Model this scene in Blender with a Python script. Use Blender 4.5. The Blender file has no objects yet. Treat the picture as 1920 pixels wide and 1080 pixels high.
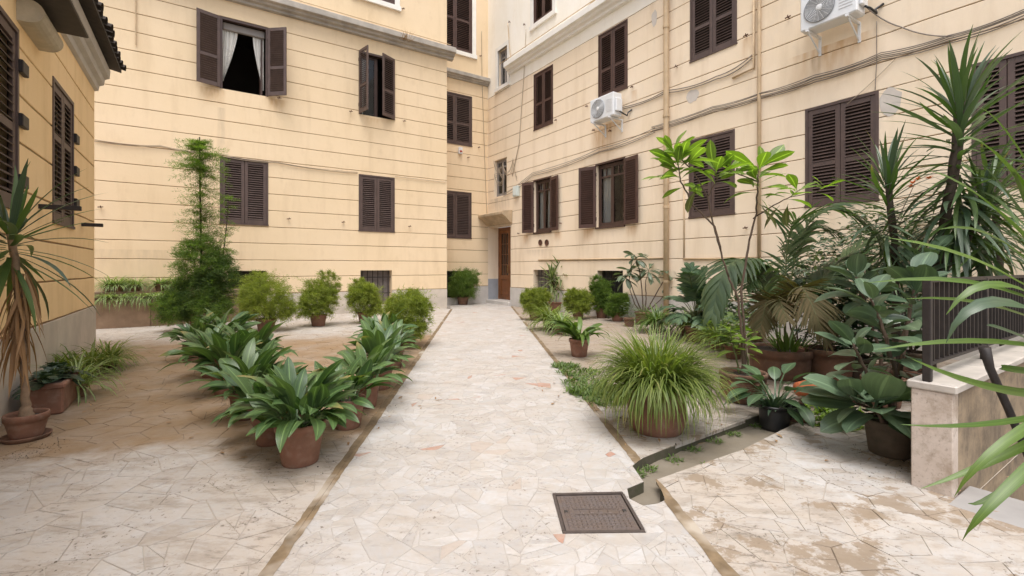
import bpy, math, random
from math import sin, cos, pi, radians as R
from mathutils import Vector, Matrix
from mathutils import noise as MN
random.seed(7)
S = bpy.context.scene
COL = S.collection

# ------------------------------------------------------------- camera
CAM_H = 1.35; FPX = 883.0; CX = 960.0; HY = 502.0
cam_d = bpy.data.cameras.new("camera"); cam = bpy.data.objects.new("camera", cam_d); COL.objects.link(cam)
cam.location = (0, 0, CAM_H); cam.rotation_euler = (R(90), 0, 0)
cam_d.sensor_width = 36; cam_d.lens = FPX / 1920 * 36; cam_d.shift_y = (HY - 540) / 1920
cam_d.clip_start = 0.05; cam_d.clip_end = 500
S.camera = cam

# ------------------------------------------------------------- sky, sun, exposure
SUN_EL, SUN_AZ = R(70), R(178)          # azimuth of the sun's position, clockwise from +Y
w = bpy.data.worlds.new("World"); S.world = w; w.use_nodes = True
wn = w.node_tree; wn.nodes.clear()
sky = wn.nodes.new("ShaderNodeTexSky"); sky.sky_type = 'NISHITA'; sky.sun_disc = False
sky.sun_elevation = SUN_EL; sky.sun_rotation = SUN_AZ; sky.dust_density = 4.0; sky.air_density = 1.0
hs = wn.nodes.new("ShaderNodeHueSaturation"); hs.inputs['Saturation'].default_value = 0.42
bg = wn.nodes.new("ShaderNodeBackground"); bg.inputs[1].default_value = 0.15
wo = wn.nodes.new("ShaderNodeOutputWorld")
wn.links.new(sky.outputs[0], hs.inputs['Color']); wn.links.new(hs.outputs[0], bg.inputs[0]); wn.links.new(bg.outputs[0], wo.inputs[0])
sd = bpy.data.lights.new("sun", 'SUN'); sd.energy = 1.15; sd.angle = R(40); sd.color = (1, .97, .93)
sun = bpy.data.objects.new("sun", sd); COL.objects.link(sun)
sdir = Vector((sin(SUN_AZ) * cos(SUN_EL), cos(SUN_AZ) * cos(SUN_EL), sin(SUN_EL)))
sun.rotation_euler = (-sdir).to_track_quat('-Z', 'Y').to_euler()
sun.location = sdir * 60
S.view_settings.view_transform = 'Standard'; S.view_settings.look = 'None'
S.view_settings.gamma = 1; S.view_settings.use_curve_mapping = False
S.view_settings.exposure = 0.92

# ------------------------------------------------------------- helpers
def G(px, py, z=0.0):
    Y = FPX * (CAM_H - z) / (py - HY)
    return Vector(((px - CX) / FPX * Y, Y, z))
def P(px, py, Y):
    return Vector(((px - CX) / FPX * Y, Y, CAM_H - (py - HY) / FPX * Y))

class MB:
    def __init__(s): s.v = []; s.f = []; s.m = []; s.r = []; s.uv = []
    def face(s, pts, mi=0, r=0.0, uv=None):
        n = len(s.v); s.v.extend([tuple(p) for p in pts]); s.f.append(tuple(range(n, n + len(pts)))); s.m.append(mi); s.r.append(r)
        s.uv.append(uv)
    def add(s, verts, faces, mi=0, r=0.0):
        n = len(s.v); s.v.extend([tuple(p) for p in verts])
        for f in faces: s.f.append(tuple(i + n for i in f)); s.m.append(mi); s.r.append(r); s.uv.append(None)
    def box(s, x0, x1, y0, y1, z0, z1, mi=0, r=0.0, M=None):
        vs = [Vector(p) for p in ((x0,y0,z0),(x1,y0,z0),(x1,y1,z0),(x0,y1,z0),(x0,y0,z1),(x1,y0,z1),(x1,y1,z1),(x0,y1,z1))]
        if M is not None: vs = [M @ p for p in vs]
        s.add(vs, [(0,3,2,1),(4,5,6,7),(0,1,5,4),(1,2,6,5),(2,3,7,6),(3,0,4,7)], mi, r)
    def bbox(s, x0, x1, y0, y1, z0, z1, b=.008, mi=0, r=0.0, M=None):
        """box with chamfered vertical and top edges"""
        def ring(i, z): return [(x0+i,y0,z),(x1-i,y0,z),(x1,y0+i,z),(x1,y1-i,z),(x1-i,y1,z),(x0+i,y1,z),(x0,y1-i,z),(x0,y0+i,z)]
        def ins(i, z): return [(x0+b+i*.4,y0+i,z),(x1-b-i*.4,y0+i,z),(x1-i,y0+b+i*.4,z),(x1-i,y1-b-i*.4,z),(x1-b-i*.4,y1-i,z),(x0+b+i*.4,y1-i,z),(x0+i,y1-b-i*.4,z),(x0+i,y0+b+i*.4,z)]
        vs = [Vector(p) for p in ins(b,z0)+ins(0,z0+b)+ins(0,z1-b)+ins(b,z1)]
        if M is not None: vs = [M @ p for p in vs]
        fs = [tuple(reversed(range(8))), tuple(range(24,32))]
        for k in range(3):
            for j in range(8): fs.append((k*8+j, k*8+(j+1)%8, k*8+8+(j+1)%8, k*8+8+j))
        s.add(vs, fs, mi, r)
    def tube(s, pts, rad, n=6, mi=0, r=0.0, cap=True):
        pts = [Vector(p) for p in pts]; N = len(pts)
        if not hasattr(rad, '__len__'): rad = [rad] * N
        base = len(s.v); up = Vector((0.137, .211, 1)).normalized(); prev = None
        for i, p in enumerate(pts):
            t = (pts[min(i+1, N-1)] - pts[max(i-1, 0)]).normalized()
            if prev is None:
                a = t.cross(up)
                if a.length < .05: a = t.cross(Vector((1, 0, 0)))
            else:
                a = prev - t * prev.dot(t)
            a.normalize(); prev = a; b = t.cross(a)
            for k in range(n):
                an = 2*pi*k/n; q = p + (a*cos(an) + b*sin(an)) * rad[i]; s.v.append(tuple(q))
        for i in range(N-1):
            for k in range(n):
                s.f.append((base+i*n+k, base+i*n+(k+1)%n, base+(i+1)*n+(k+1)%n, base+(i+1)*n+k)); s.m.append(mi); s.r.append(r); s.uv.append(None)
        if cap:
            s.f.append(tuple(base+k for k in reversed(range(n)))); s.f.append(tuple(base+(N-1)*n+k for k in range(n)))
            s.m += [mi]*2; s.r += [r]*2; s.uv += [None]*2
    def lathe(s, prof, n=28, mi=0, c=(0,0,0), wob=0.0, sq=1.0, r=0.0):
        base = len(s.v)
        for (rr, z) in prof:
            for k in range(n):
                an = 2*pi*k/n; q = rr*(1+wob*sin(3*an+z*9))
                s.v.append((c[0]+q*cos(an), c[1]+q*sin(an)*sq, c[2]+z))
        for i in range(len(prof)-1):
            for k in range(n):
                s.f.append((base+i*n+k, base+i*n+(k+1)%n, base+(i+1)*n+(k+1)%n, base+(i+1)*n+k)); s.m.append(mi); s.r.append(r); s.uv.append(None)
    def strip(s, rings, mi=0, r=0.0, uvw=True):
        """rings: list of (left, mid, right) points"""
        base = len(s.v); n = len(rings)
        for a in rings: s.v.extend([tuple(q) for q in a])
        k = len(rings[0])
        for i in range(n-1):
            for j in range(k-1):
                s.f.append((base+i*k+j, base+i*k+j+1, base+(i+1)*k+j+1, base+(i+1)*k+j)); s.m.append(mi); s.r.append(r)
                u0, u1 = j/(k-1), (j+1)/(k-1); v0, v1 = i/(n-1), (i+1)/(n-1)
                s.uv.append([(u0,v0),(u1,v0),(u1,v1),(u0,v1)])
    def mesh(s, name, mats, smooth=False):
        me = bpy.data.meshes.new(name)
        me.from_pydata(s.v, [], s.f)
        if not isinstance(mats, (list, tuple)): mats = [mats]
        for m in mats: me.materials.append(m)
        if len(mats) > 1: me.polygons.foreach_set('material_index', s.m)
        if any(s.r):
            at = me.attributes.new('rnd', 'FLOAT', 'FACE'); at.data.foreach_set('value', s.r)
        if any(u is not None for u in s.uv):
            ul = me.uv_layers.new(name='UVMap'); flat = []
            for f, u in zip(s.f, s.uv):
                if u is None: flat.extend([0.5, 0.5] * len(f))
                else:
                    for q in u: flat.extend(q)
            ul.data.foreach_set('uv', flat)
        if smooth: me.polygons.foreach_set('use_smooth', [True] * len(me.polygons))
        me.update(); return me
    def build(s, name, mats, parent=None, smooth=False, loc=None, rot=None):
        return link(s.mesh(name, mats, smooth), name, parent, loc, rot)

def link(me, name, parent=None, loc=None, rot=None, scale=None):
    o = bpy.data.objects.new(name, me); COL.objects.link(o)
    if parent is not None: o.parent = parent
    if loc is not None: o.location = loc
    if rot is not None: o.rotation_euler = rot
    if scale is not None: o.scale = (scale,)*3 if not hasattr(scale, '__len__') else scale
    return o
def empty(name, label, cat, loc=(0,0,0), rz=0.0, group=None):
    o = bpy.data.objects.new(name, None); COL.objects.link(o); o.empty_display_size = .2
    o.location = loc; o.rotation_euler = (0, 0, rz); tag(o, label, cat, group); return o
def tag(o, label=None, cat=None, group=None, kind=None):
    if label: o['label'] = label
    if cat: o['category'] = cat
    if group: o['group'] = group
    if kind: o['kind'] = kind
    return o

# ------------------------------------------------------------- materials
class N:
    def __init__(s, name):
        s.m = bpy.data.materials.new(name); s.m.use_nodes = True; s.t = s.m.node_tree; s.t.nodes.clear()
        s.out = s.t.nodes.new('ShaderNodeOutputMaterial'); s.b = s.t.nodes.new('ShaderNodeBsdfPrincipled')
        s.t.links.new(s.b.outputs[0], s.out.inputs[0])
    def n(s, t, **k):
        x = s.t.nodes.new('ShaderNode' + t)
        for a, v in k.items(): setattr(x, a, v)
        return x
    def l(s, a, b): s.t.links.new(a, b)
    def val(s, x, sock):
        if isinstance(x, (int, float)): sock.default_value = x
        elif isinstance(x, (tuple, list)): sock.default_value = (*x, 1)[:4] if len(x) == 3 and sock.type == 'RGBA' else x
        else: s.l(x, sock)
    def pos(s, scale=(1,1,1), rot=0.0):
        g = s.n('NewGeometry'); m = s.n('Mapping'); m.inputs['Scale'].default_value = scale; m.inputs['Rotation'].default_value = (0,0,rot)
        s.l(g.outputs['Position'], m.inputs[0]); return m.outputs[0]
    def obj(s, scale=(1,1,1)):
        g = s.n('TexCoord'); m = s.n('Mapping'); m.inputs['Scale'].default_value = scale
        s.l(g.outputs['Object'], m.inputs[0]); return m.outputs[0]
    def noise(s, vec, scale, detail=4, rough=.55, out=0, dist=0.0):
        x = s.n('TexNoise'); x.inputs['Scale'].default_value = scale; x.inputs['Detail'].default_value = detail
        x.inputs['Roughness'].default_value = rough; x.inputs['Distortion'].default_value = dist
        s.l(vec, x.inputs['Vector']); return x.outputs[out]
    def ramp(s, f, *st):
        x = s.n('ValToRGB'); e = x.color_ramp.elements
        while len(e) < len(st): e.new(.5)
        for q, (p, c) in zip(e, st):
            q.position = p; q.color = (c, c, c, 1) if isinstance(c, (int, float)) else (*c, 1)
        s.l(f, x.inputs[0]); return x.outputs[0]
    def mix(s, f, a, b, mode='MIX'):
        x = s.n('Mix', data_type='RGBA', blend_type=mode)
        s.val(f, x.inputs[0]); s.val(a, x.inputs[6]); s.val(b, x.inputs[7]); return x.outputs[2]
    def math(s, op, a, b=0.0, c=0.0):
        x = s.n('Math', operation=op); s.val(a, x.inputs[0]); s.val(b, x.inputs[1]); s.val(c, x.inputs[2]); return x.outputs[0]
    def bump(s, h, strength=.3, dist=.01):
        x = s.n('Bump'); x.inputs['Strength'].default_value = strength; x.inputs['Distance'].default_value = dist
        s.l(h, x.inputs['Height']); s.l(x.outputs[0], s.b.inputs['Normal'])
    def rnd(s):
        a = s.n('Attribute', attribute_name='rnd'); o = s.n('ObjectInfo')
        return s.math('FRACT', s.math('ADD', a.outputs['Fac'], o.outputs['Random']))
    def set(s, col=None, rough=None, **k):
        if col is not None: s.val(col, s.b.inputs['Base Color'])
        if rough is not None: s.val(rough, s.b.inputs['Roughness'])
        for a, v in k.items(): s.val(v, s.b.inputs[a])
        return s.m

def m_stucco(name, base, dirt, amount, seed, patch=None):
    n = N(name); p = n.pos(); big = n.noise(p, .55, 5, .6); p2 = n.pos((1.6, 1.6, .22)); streak = n.noise(p2, 1.7, 6, .62)
    c = n.mix(n.ramp(big, (.3, 0.0), (.72, 1.0)), base, tuple(min(1, x*y) for x, y in zip(base, (1.07, 1.09, 1.16))))
    c = n.mix(n.math('MULTIPLY', n.ramp(streak, (.5, 0.0), (.78, 1.0)), amount), c, dirt)
    mid = n.noise(n.pos((1, 1, .6)), 3.1, 6, .65)
    c = n.mix(n.math('MULTIPLY', n.ramp(mid, (.56, 0.0), (.72, 1.0)), amount*.55), c, patch or dirt)
    fine = n.noise(p, 45, 3, .6)
    c = n.mix(n.math('MULTIPLY', fine, .10), c, tuple(x*.55 for x in base))
    n.bump(n.math('ADD', n.math('MULTIPLY', fine, .25), n.math('MULTIPLY', n.noise(p, 3.0, 4), 1.6)), .35, .012)
    return n.set(c, .88)
M = {}
M['stucco'] = m_stucco('ochre stucco', (.775, .60, .385), (.56, .40, .23), .42, 1)
M['stucco_e'] = m_stucco('pale ochre stucco', (.83, .68, .495), (.56, .41, .25), .45, 2, (.64, .55, .45))
M['stucco_f'] = m_stucco('deep ochre stucco', (.84, .605, .32), (.56, .35, .14), .42, 3)
M['stucco_up'] = m_stucco('upper storey stucco', (.90, .84, .72), (.70, .58, .40), .28, 4)  # whiter paint, colour raised further to carry the overexposed light up there
def simple(name, col, rough=.6, var=.25, scale=8, bump=.0, metal=0.0, dark=None):
    n = N(name); p = n.pos(); f = n.noise(p, scale, 5, .6)
    c = n.mix(n.ramp(f, (.3, 0.0), (.75, 1.0)), col, dark or tuple(x*(1-var) for x in col))
    if bump: n.bump(n.noise(p, scale*6, 3), bump, .004)
    return n.set(c, rough, Metallic=metal)
M['groove'] = simple('dirty groove', (.36, .235, .125), .95, .5, 5)
M['plinth'] = simple('travertine plinth', (.60, .53, .45), .7, .30, 2.2, .2)
M['plinth_e'] = simple('grey marble plinth', (.60, .56, .52), .6, .25, 2.2, .1)
M['cornice'] = simple('weathered stone cornice', (.50, .45, .39), .85, .45, 2.6, .4)
M['white_trim'] = simple('white window surround', (.86, .83, .77), .7, .12, 4, .2)
M['shutter'] = simple('brown shutter paint', (.105, .067, .056), .55, .35, 6, .1)
M['shutter_red'] = simple('reddish shutter paint', (.088, .044, .034), .5, .4, 6, .1)
M['frame'] = simple('brown window frame', (.075, .040, .030), .5, .35, 6, .1)
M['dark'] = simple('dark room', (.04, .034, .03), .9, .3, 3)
M['iron'] = simple('dark iron', (.035, .028, .026), .55, .4, 20, .2, .3)
M['rust'] = simple('rusty iron', (.14, .060, .035), .8, .5, 30, .3)
M['curtain'] = simple('white curtain', (.72, .70, .66), .9, .1, 6)
M['blind'] = simple('grey roller box', (.30, .27, .25), .7, .1, 6)
M['conduit'] = simple('painted conduit', (.60, .44, .27), .6, .3, 5, .1)
M['cable'] = simple('grey cable', (.27, .225, .185), .6, .4, 9)
M['cable_pale'] = simple('pale cable', (.45, .36, .26), .7, .2, 9)
M['plastic_white'] = simple('white plastic', (.74, .74, .74), .4, .1, 6)
M['ac_white'] = simple('white enamel', (.76, .77, .78), .35, .1, 3)
M['ac_grey'] = simple('grille grey', (.33, .34, .36), .5, .2, 8)
M['wood'] = simple('varnished door wood', (.26, .095, .030), .4, .55, 3.5, .15)
M['wood_glass'] = simple('dark door glass', (.05, .03, .02), .15, .2, 3)
M['soil'] = simple('potting soil', (.035, .024, .016), .95, .5, 40, .6)
M['roof_tile'] = simple('dark roof tile', (.055, .042, .032), .9, .5, 9, .5)
M['black_plastic'] = simple('black plastic', (.018, .018, .019), .4, .2, 9)
M['stem'] = simple('brown stem', (.11, .07, .045), .8, .4, 25, .4)
M['stem_green'] = simple('green stem', (.09, .11, .03), .6, .3, 25)
M['bark'] = simple('pale yucca bark', (.28, .19, .12), .9, .45, 18, .6)
M['bark_dark'] = simple('dark yucca bark', (.075, .055, .038), .9, .45, 18, .6)
def m_glass():
    n = N('window glass'); t = n.n('BsdfTransparent'); t.inputs[0].default_value = (.80, .82, .82, 1)
    g = n.n('BsdfGlossy'); g.inputs['Roughness'].default_value = .03; f = n.n('Fresnel'); f.inputs[0].default_value = 1.5
    mx = n.n('MixShader'); n.l(f.outputs[0], mx.inputs[0]); n.l(t.outputs[0], mx.inputs[1]); n.l(g.outputs[0], mx.inputs[2]); n.l(mx.outputs[0], n.out.inputs[0])
    return n.m
M['glass'] = m_glass()
def m_terra(name, base, stain, pale, amt):
    n = N(name); o = n.obj(); oi = n.n('ObjectInfo'); v = n.n('VectorMath', operation='ADD'); n.l(o, v.inputs[0]); n.l(oi.outputs['Location'], v.inputs[1])
    f = n.noise(v.outputs[0], 5, 6, .65); g = n.noise(v.outputs[0], 14, 5, .6); h = n.noise(v.outputs[0], 2.2, 4, .6)
    c = n.mix(n.ramp(f, (.42, 0.0), (.68, 1.0)), base, stain); c = n.mix(n.math('MULTIPLY', n.ramp(g, (.5, 0.0), (.75, 1.0)), amt), c, pale)
    c = n.mix(n.math('MULTIPLY', n.ramp(h, (.45, 0.0), (.7, 1.0)), .35), c, (.17, .11, .07))
    n.bump(n.noise(v.outputs[0], 60, 3), .25, .004)
    return n.set(c, .85)
M['terra'] = m_terra('terracotta', (.235, .108, .068), (.15, .072, .046), (.31, .215, .16), .6)
M['terra_old'] = m_terra('old terracotta', (.19, .092, .056), (.075, .045, .030), (.25, .17, .12), .4)
M['terra_dark'] = m_terra('mossy dark pot', (.11, .08, .055), (.05, .042, .028), (.16, .13, .09), .4)
M['terra_orange'] = m_terra('orange plastic pot', (.50, .13, .045), (.38, .10, .04), (.5, .25, .15), .15)

def m_leaf(name, c1, c2, rough=.42, tr=.28, vein=0.0, edge=None, dry=None, spec=.5, streak=.25):
    n = N(name); r = n.rnd(); p = n.pos(); f = n.noise(p, 7, 3)
    c = n.mix(r, c1, c2); c = n.mix(n.math('MULTIPLY', f, .45), c, tuple(x*.55 for x in c1))
    uvn = n.n('UVMap'); sx = n.n('SeparateXYZ'); n.l(uvn.outputs[0], sx.inputs[0]); u = sx.outputs[0]; v = sx.outputs[1]
    if streak:
        m = n.n('Mapping'); m.inputs['Scale'].default_value = (14, .7, 1); n.l(uvn.outputs[0], m.inputs[0])
        c = n.mix(n.math('MULTIPLY', n.ramp(n.noise(m.outputs[0], 1.0, 3), (.45, 0.0), (.75, 1.0)), streak), c, tuple(min(1, x*1.9) for x in c2))
    if vein:
        d = n.math('ABSOLUTE', n.math('SUBTRACT', u, .5)); c = n.mix(n.math('MULTIPLY', n.math('LESS_THAN', d, .045), vein), c, tuple(min(1, x*2.6+.03) for x in c2))
    if edge:
        d = n.math('ABSOLUTE', n.math('SUBTRACT', u, .5)); c = n.mix(n.math('MULTIPLY', n.ramp(d, (.28, 0.0), (.4, 1.0)), .75), c, edge)
    if dry:
        k = n.math('MULTIPLY', n.math('GREATER_THAN', r, .93), n.ramp(v, (.72, 0.0), (1.0, 1.0))); c = n.mix(k, c, dry)
    n.set(c, rough); n.b.inputs['Specular IOR Level'].default_value = spec
    if tr:
        t = n.n('BsdfTranslucent'); n.l(n.mix(1.0, c, (1.5, 1.7, .6), 'MULTIPLY'), t.inputs[0])
        mx = n.n('MixShader'); mx.inputs[0].default_value = tr
        n.l(n.b.outputs[0], mx.inputs[1]); n.l(t.outputs[0], mx.inputs[2]); n.l(mx.outputs[0], n.out.inputs[0])
    return n.m
M['aspi'] = m_leaf('aspidistra leaf', (.046, .096, .034), (.110, .175, .058), .40, .22, .35, dry=(.30, .22, .08), streak=.35)
M['yucca'] = m_leaf('yucca leaf', (.045, .090, .026), (.100, .160, .042), .42, .24, 0, dry=(.30, .2, .09))
M['yucca_blue'] = m_leaf('grey green yucca leaf', (.045, .080, .046), (.105, .150, .088), .38, .18, 0)
M['strap'] = m_leaf('fresh strap leaf', (.070, .125, .026), (.125, .195, .040), .40, .26, .08)
M['asparagus'] = m_leaf('lime feathery foliage', (.16, .205, .030), (.30, .34, .055), .7, .42, streak=0)
M['asparagus_dark'] = m_leaf('deep green feathery foliage', (.050, .095, .020), (.110, .175, .035), .7, .35, streak=0)
M['asparagus_green'] = m_leaf('green feathery foliage', (.090, .155, .024), (.175, .26, .048), .7, .40, streak=0)
M['spider'] = m_leaf('striped spider plant leaf', (.13, .19, .055), (.27, .33, .14), .5, .35, .8, streak=.1)
M['grass'] = m_leaf('grassy leaf', (.105, .160, .028), (.24, .28, .075), .5, .35, 0, dry=(.38, .3, .14), streak=.1)
M['fern'] = m_leaf('dark fern leaf', (.032, .062, .036), (.075, .115, .065), .45, .18, streak=0)
M['rubber'] = m_leaf('rubber plant leaf', (.060, .102, .060), (.125, .180, .105), .30, .10, .22, spec=.65)
M['avocado'] = m_leaf('bright tree leaf', (.105, .175, .024), (.19, .285, .040), .42, .42, .5)
M['avocado_old'] = m_leaf('olive tree leaf', (.06, .075, .02), (.11, .12, .03), .45, .35, .4)
M['palm'] = m_leaf('palm leaflet', (.055, .098, .042), (.115, .165, .068), .45, .25, streak=0)
M['palm_dry'] = m_leaf('drying palm leaflet', (.090, .085, .038), (.165, .120, .062), .75, .25, spec=.2, streak=0)
M['mons'] = m_leaf('deep cut leaf', (.040, .080, .040), (.090, .145, .068), .38, .15, .3)
M['dracaena'] = m_leaf('variegated leaf', (.075, .125, .04), (.13, .19, .06), .45, .3, 0, edge=(.48, .48, .28), streak=0)
M['dry'] = m_leaf('dry hanging leaf', (.26, .145, .07), (.38, .235, .125), .85, .15, streak=.2)
M['weed'] = m_leaf('low weed', (.075, .13, .03), (.15, .215, .05), .6, .3, streak=0)
M['loquat'] = m_leaf('grey green leaf', (.065, .095, .058), (.13, .165, .10), .45, .2, .5)
M['flower'] = simple('orange flower', (.75, .20, .03), .6, .2, 9)
# ------------------------------------------------------------- buildings
TH = R(33.6)
class Fac:
    def __init__(s, O, ang, root, fy=0.0):
        s.O = Vector((O[0], O[1], 0)); s.ang = ang; s.root = root; s.fy = fy
        s.x = Vector((cos(ang), sin(ang), 0)); s.y = Vector((-sin(ang), cos(ang), 0))
    def s(s, px, off=0.0):
        k = (px - CX) / FPX; q = s.O + s.y * (s.fy + off)
        return (k * q.y - q.x) / (s.x.x - k * s.x.y)
    def sz(s, px, py, off=0.0):
        t = s.s(px, off); q = s.O + s.y * (s.fy + off) + s.x * t
        return t, CAM_H - (py - HY) / FPX * q.y
    def rect(s, xl, xr, ytop, ybot, xref=None):
        """pixel rectangle -> (s0, s1, z0, z1); heights read at xref"""
        xref = xl if xref is None else xref
        a, b = sorted((s.s(xl), s.s(xr))); return (a, b, s.sz(xref, ybot)[1], s.sz(xref, ytop)[1])
    def w(s, t, d, z): return s.O + s.x * t + s.y * (s.fy + d) + Vector((0, 0, z))

def nz(x, seed): return MN.noise(Vector((x, seed * 7.31, seed * 1.7)))

def cut(s0, s1, za, zb, ops):
    zs = sorted({za, zb} | {z for o in ops for z in (o[2], o[3]) if za + 1e-4 < z < zb - 1e-4})
    for i in range(len(zs) - 1):
        a, b = zs[i], zs[i+1]; mid = (a + b) / 2; cur = s0
        for o in sorted(o for o in ops if o[2] < mid < o[3] and o[1] > s0 and o[0] < s1):
            if o[0] > cur + 1e-4: yield (cur, o[0], a, b, i == 0, i == len(zs) - 2)
            cur = max(cur, o[1])
        if cur < s1 - 1e-4: yield (cur, s1, a, b, i == 0, i == len(zs) - 2)

def runs(ps):
    par = list(range(len(ps)))
    def f(i):
        while par[i] != i: i = par[i]
        return i
    for i in range(len(ps)):
        for j in range(i):
            A, B_ = ps[i], ps[j]
            if min(A[1], B_[1]) - max(A[0], B_[0]) > 1e-4 and (abs(A[2]-B_[3]) < 1e-5 or abs(A[3]-B_[2]) < 1e-5): par[f(i)] = f(j)
    g = {}
    for i in range(len(ps)): g.setdefault(f(i), []).append(ps[i])
    return list(g.values())
def wall(fac, s0, s1, ops, zb0, z_pl, zgs, ztop, mat, pl_mat, seed, pl_out=.02, gw=.026, amp=.004, up_mat=None, zup=None, depth=.24):
    root, fy = fac.root, fac.fy
    def course(name, za, zb, m, lips=True, y=0.0):
        for run in runs(list(cut(s0, s1, za, zb, ops))):
          mb = MB()
          for (a, b, z0, z1, lo, hi) in run:
              n = max(1, int((b - a) / .33)) if lips else 1
              for i in range(n):
                  u0 = a + (b - a) * i / n; u1 = a + (b - a) * (i + 1) / n
                  def zz(u, z, e, sd): return z + (amp * 1.6 * nz(u * 1.7, sd) + amp * nz(u * 6.3, sd + 3) if (e and lips) else 0)
                  k0, k1 = seed + za, seed + zb
                  p00, p10 = (u0, y, zz(u0, z0, lo, k0)), (u1, y, zz(u1, z0, lo, k0)); p01, p11 = (u0, y, zz(u0, z1, hi, k1)), (u1, y, zz(u1, z1, hi, k1))
                  B = .005
                  if lips and lo:
                      q0, q1 = (u0, y + B, p00[2] - B), (u1, y + B, p10[2] - B)
                      mb.face([q0, q1, p10, p00]); mb.face([(u0, y+.04, q0[2]), (u1, y+.04, q1[2]), q1, q0])
                  if lips and hi:
                      q0, q1 = (u0, y + B, p01[2] + B), (u1, y + B, p11[2] + B)
                      mb.face([p01, p11, q1, q0]); mb.face([q0, q1, (u1, y+.04, q1[2]), (u0, y+.04, q0[2])])
                  mb.face([p00, p10, p11, p01])
          if mb.v: o = mb.build(name, m, root); o.location = (0, fy, 0)
    # plinth: slabs of stone
    mbp = MB(); u = s0; k = 0
    while u < s1 - .01:
        L = min(1.35 + .3 * nz(k, seed), s1 - u); m2 = MB()
        for (a, b, z0, z1, lo, hi) in cut(u + .002, u + L - .002, zb0, z_pl - .012, ops):
            m2.box(a, b, -pl_out, .03, z0, z1)
        if m2.v: o = m2.build('plinth_slab', pl_mat, root); o.location = (0, fy, 0)
        u += L; k += 1
    zl = [z_pl] + list(zgs)
    for i in range(len(zl) - 1): course('stucco_band', zl[i] + gw/2, zl[i+1] - gw/2, mat)
    if zup: course('upper_wall', zl[-1] + gw/2, zup, up_mat or mat); course('upper_wall', zup, ztop, up_mat or mat, False)
    else: course('upper_wall', zl[-1] + gw/2, ztop, up_mat or mat)
    mb = MB()
    for (a, b, z0, z1, lo, hi) in cut(s0, s1, zb0 - .3, zl[-1] + .02, ops): mb.face([(a, .015, z0), (b, .015, z0), (b, .015, z1), (a, .015, z1)])
    o = mb.build('groove_bed', M['groove'], root); o.location = (0, fy, 0)
    for o_ in ops:
        mb = MB(); a, b, z0, z1 = o_[:4]; d = o_[4] if len(o_) > 4 else depth; e = .0
        a = max(a, s0); b = min(b, s1)
        mb.face([(a, e, z0), (b, e, z0), (b, d, z0), (a, d, z0)]); mb.face([(a, e, z1), (a, d, z1), (b, d, z1), (b, e, z1)])
        if a > s0: mb.face([(a, e, z0), (a, d, z0), (a, d, z1), (a, e, z1)])
        if b < s1: mb.face([(b, e, z0), (b, e, z1), (b, d, z1), (b, d, z0)])
        o = mb.build('window_reveal', mat, root); o.location = (0, fy, 0)

SLAT = {}
def shutter_leaf(root, w, h, hinge, side, ang, zb, y, mat='shutter', rails=(.40,), pitch=.056, label=None):
    """one louvred leaf; side +1 hinged on its left edge, -1 on its right edge; ang = opening angle in degrees"""
    st, rl, th = .075, .085, .036
    mb = MB(); zr = [0] + [h * r for r in rails] + [h]
    mb.bbox(0, st, -th/2, th/2, 0, h, .005); mb.bbox(w - st, w, -th/2, th/2, 0, h, .005)
    edges = []
    for i, z in enumerate(zr):
        a, b = (0, rl*1.25) if i == 0 else ((h - rl, h) if i == len(zr)-1 else (z - rl*.45, z + rl*.45))
        mb.box(st, w - st, -th/2 + .002, th/2 - .002, a + (.001 if i == 0 else 0), b - (.001 if i == len(zr)-1 else 0)); edges.append((a, b))
    # hinges and rod seen on the face
    for hz in (.14, .86): mb.box(-.012, .05, -th/2 - .006, -th/2 + .001, h*hz - .05, h*hz + .05)
    o = mb.build('shutter', M[mat], root)
    base = 0 if side > 0 else pi
    o.location = (hinge, y, zb); o.rotation_euler = (0, 0, base - R(ang) if side > 0 else base + R(ang))
    if label: o['label'] = label
    op = abs(ang) > 45; key = (round(w, 3), side, mat, op)
    if key not in SLAT:
        m2 = MB(); hw = .036 if op else .029; tl = R((50 if op else 42) * side); Mx = Matrix.Rotation(tl, 4, 'X'); m2.box(st - .004, w - st + .004, -hw, hw, -.0045, .0045, M=Mx); SLAT[key] = m2.mesh('slat', M[mat])
    for i in range(len(edges) - 1):
        a, b = edges[i][1], edges[i+1][0]; n = max(2, round((b - a) / pitch)); 
        for k in range(n):
            s_ = link(SLAT[key], 'slat', o, (0, 0, a + (b - a) * (k + .5) / n))
            s_.rotation_euler = (R(random.gauss(0, 1.2)), R(random.gauss(0, .15)), 0)
    return o
def closed_window(fac, rc, mat='shutter', rails=(.40,), pitch=.056, out=.02, ajar=(0, 0)):
    a, b, z0, z1 = rc[:4]; fr = .045; y = fac.fy
    mb = MB(); mb.box(a, a+fr, y-.012, y+.06, z0, z1); mb.box(b-fr, b, y-.012, y+.06, z0, z1); mb.box(a+fr, b-fr, y-.012, y+.06, z1-fr, z1); mb.box(a-.01, b+.01, y-.022, y+.06, z0-.022, z0+.012)
    o = mb.build('window', M[mat], fac.root)
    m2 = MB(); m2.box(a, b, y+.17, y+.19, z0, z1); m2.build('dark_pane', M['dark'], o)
    m = (a + b) / 2; h = z1 - z0 - fr - .02
    shutter_leaf(fac.root, m - a - fr - .004, h, a + fr, 1, ajar[0], z0 + .016, y + out, mat, rails, pitch)
    shutter_leaf(fac.root, b - fr - m - .004, h, b - fr, -1, ajar[1], z0 + .016, y + out, mat, rails, pitch)
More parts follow.
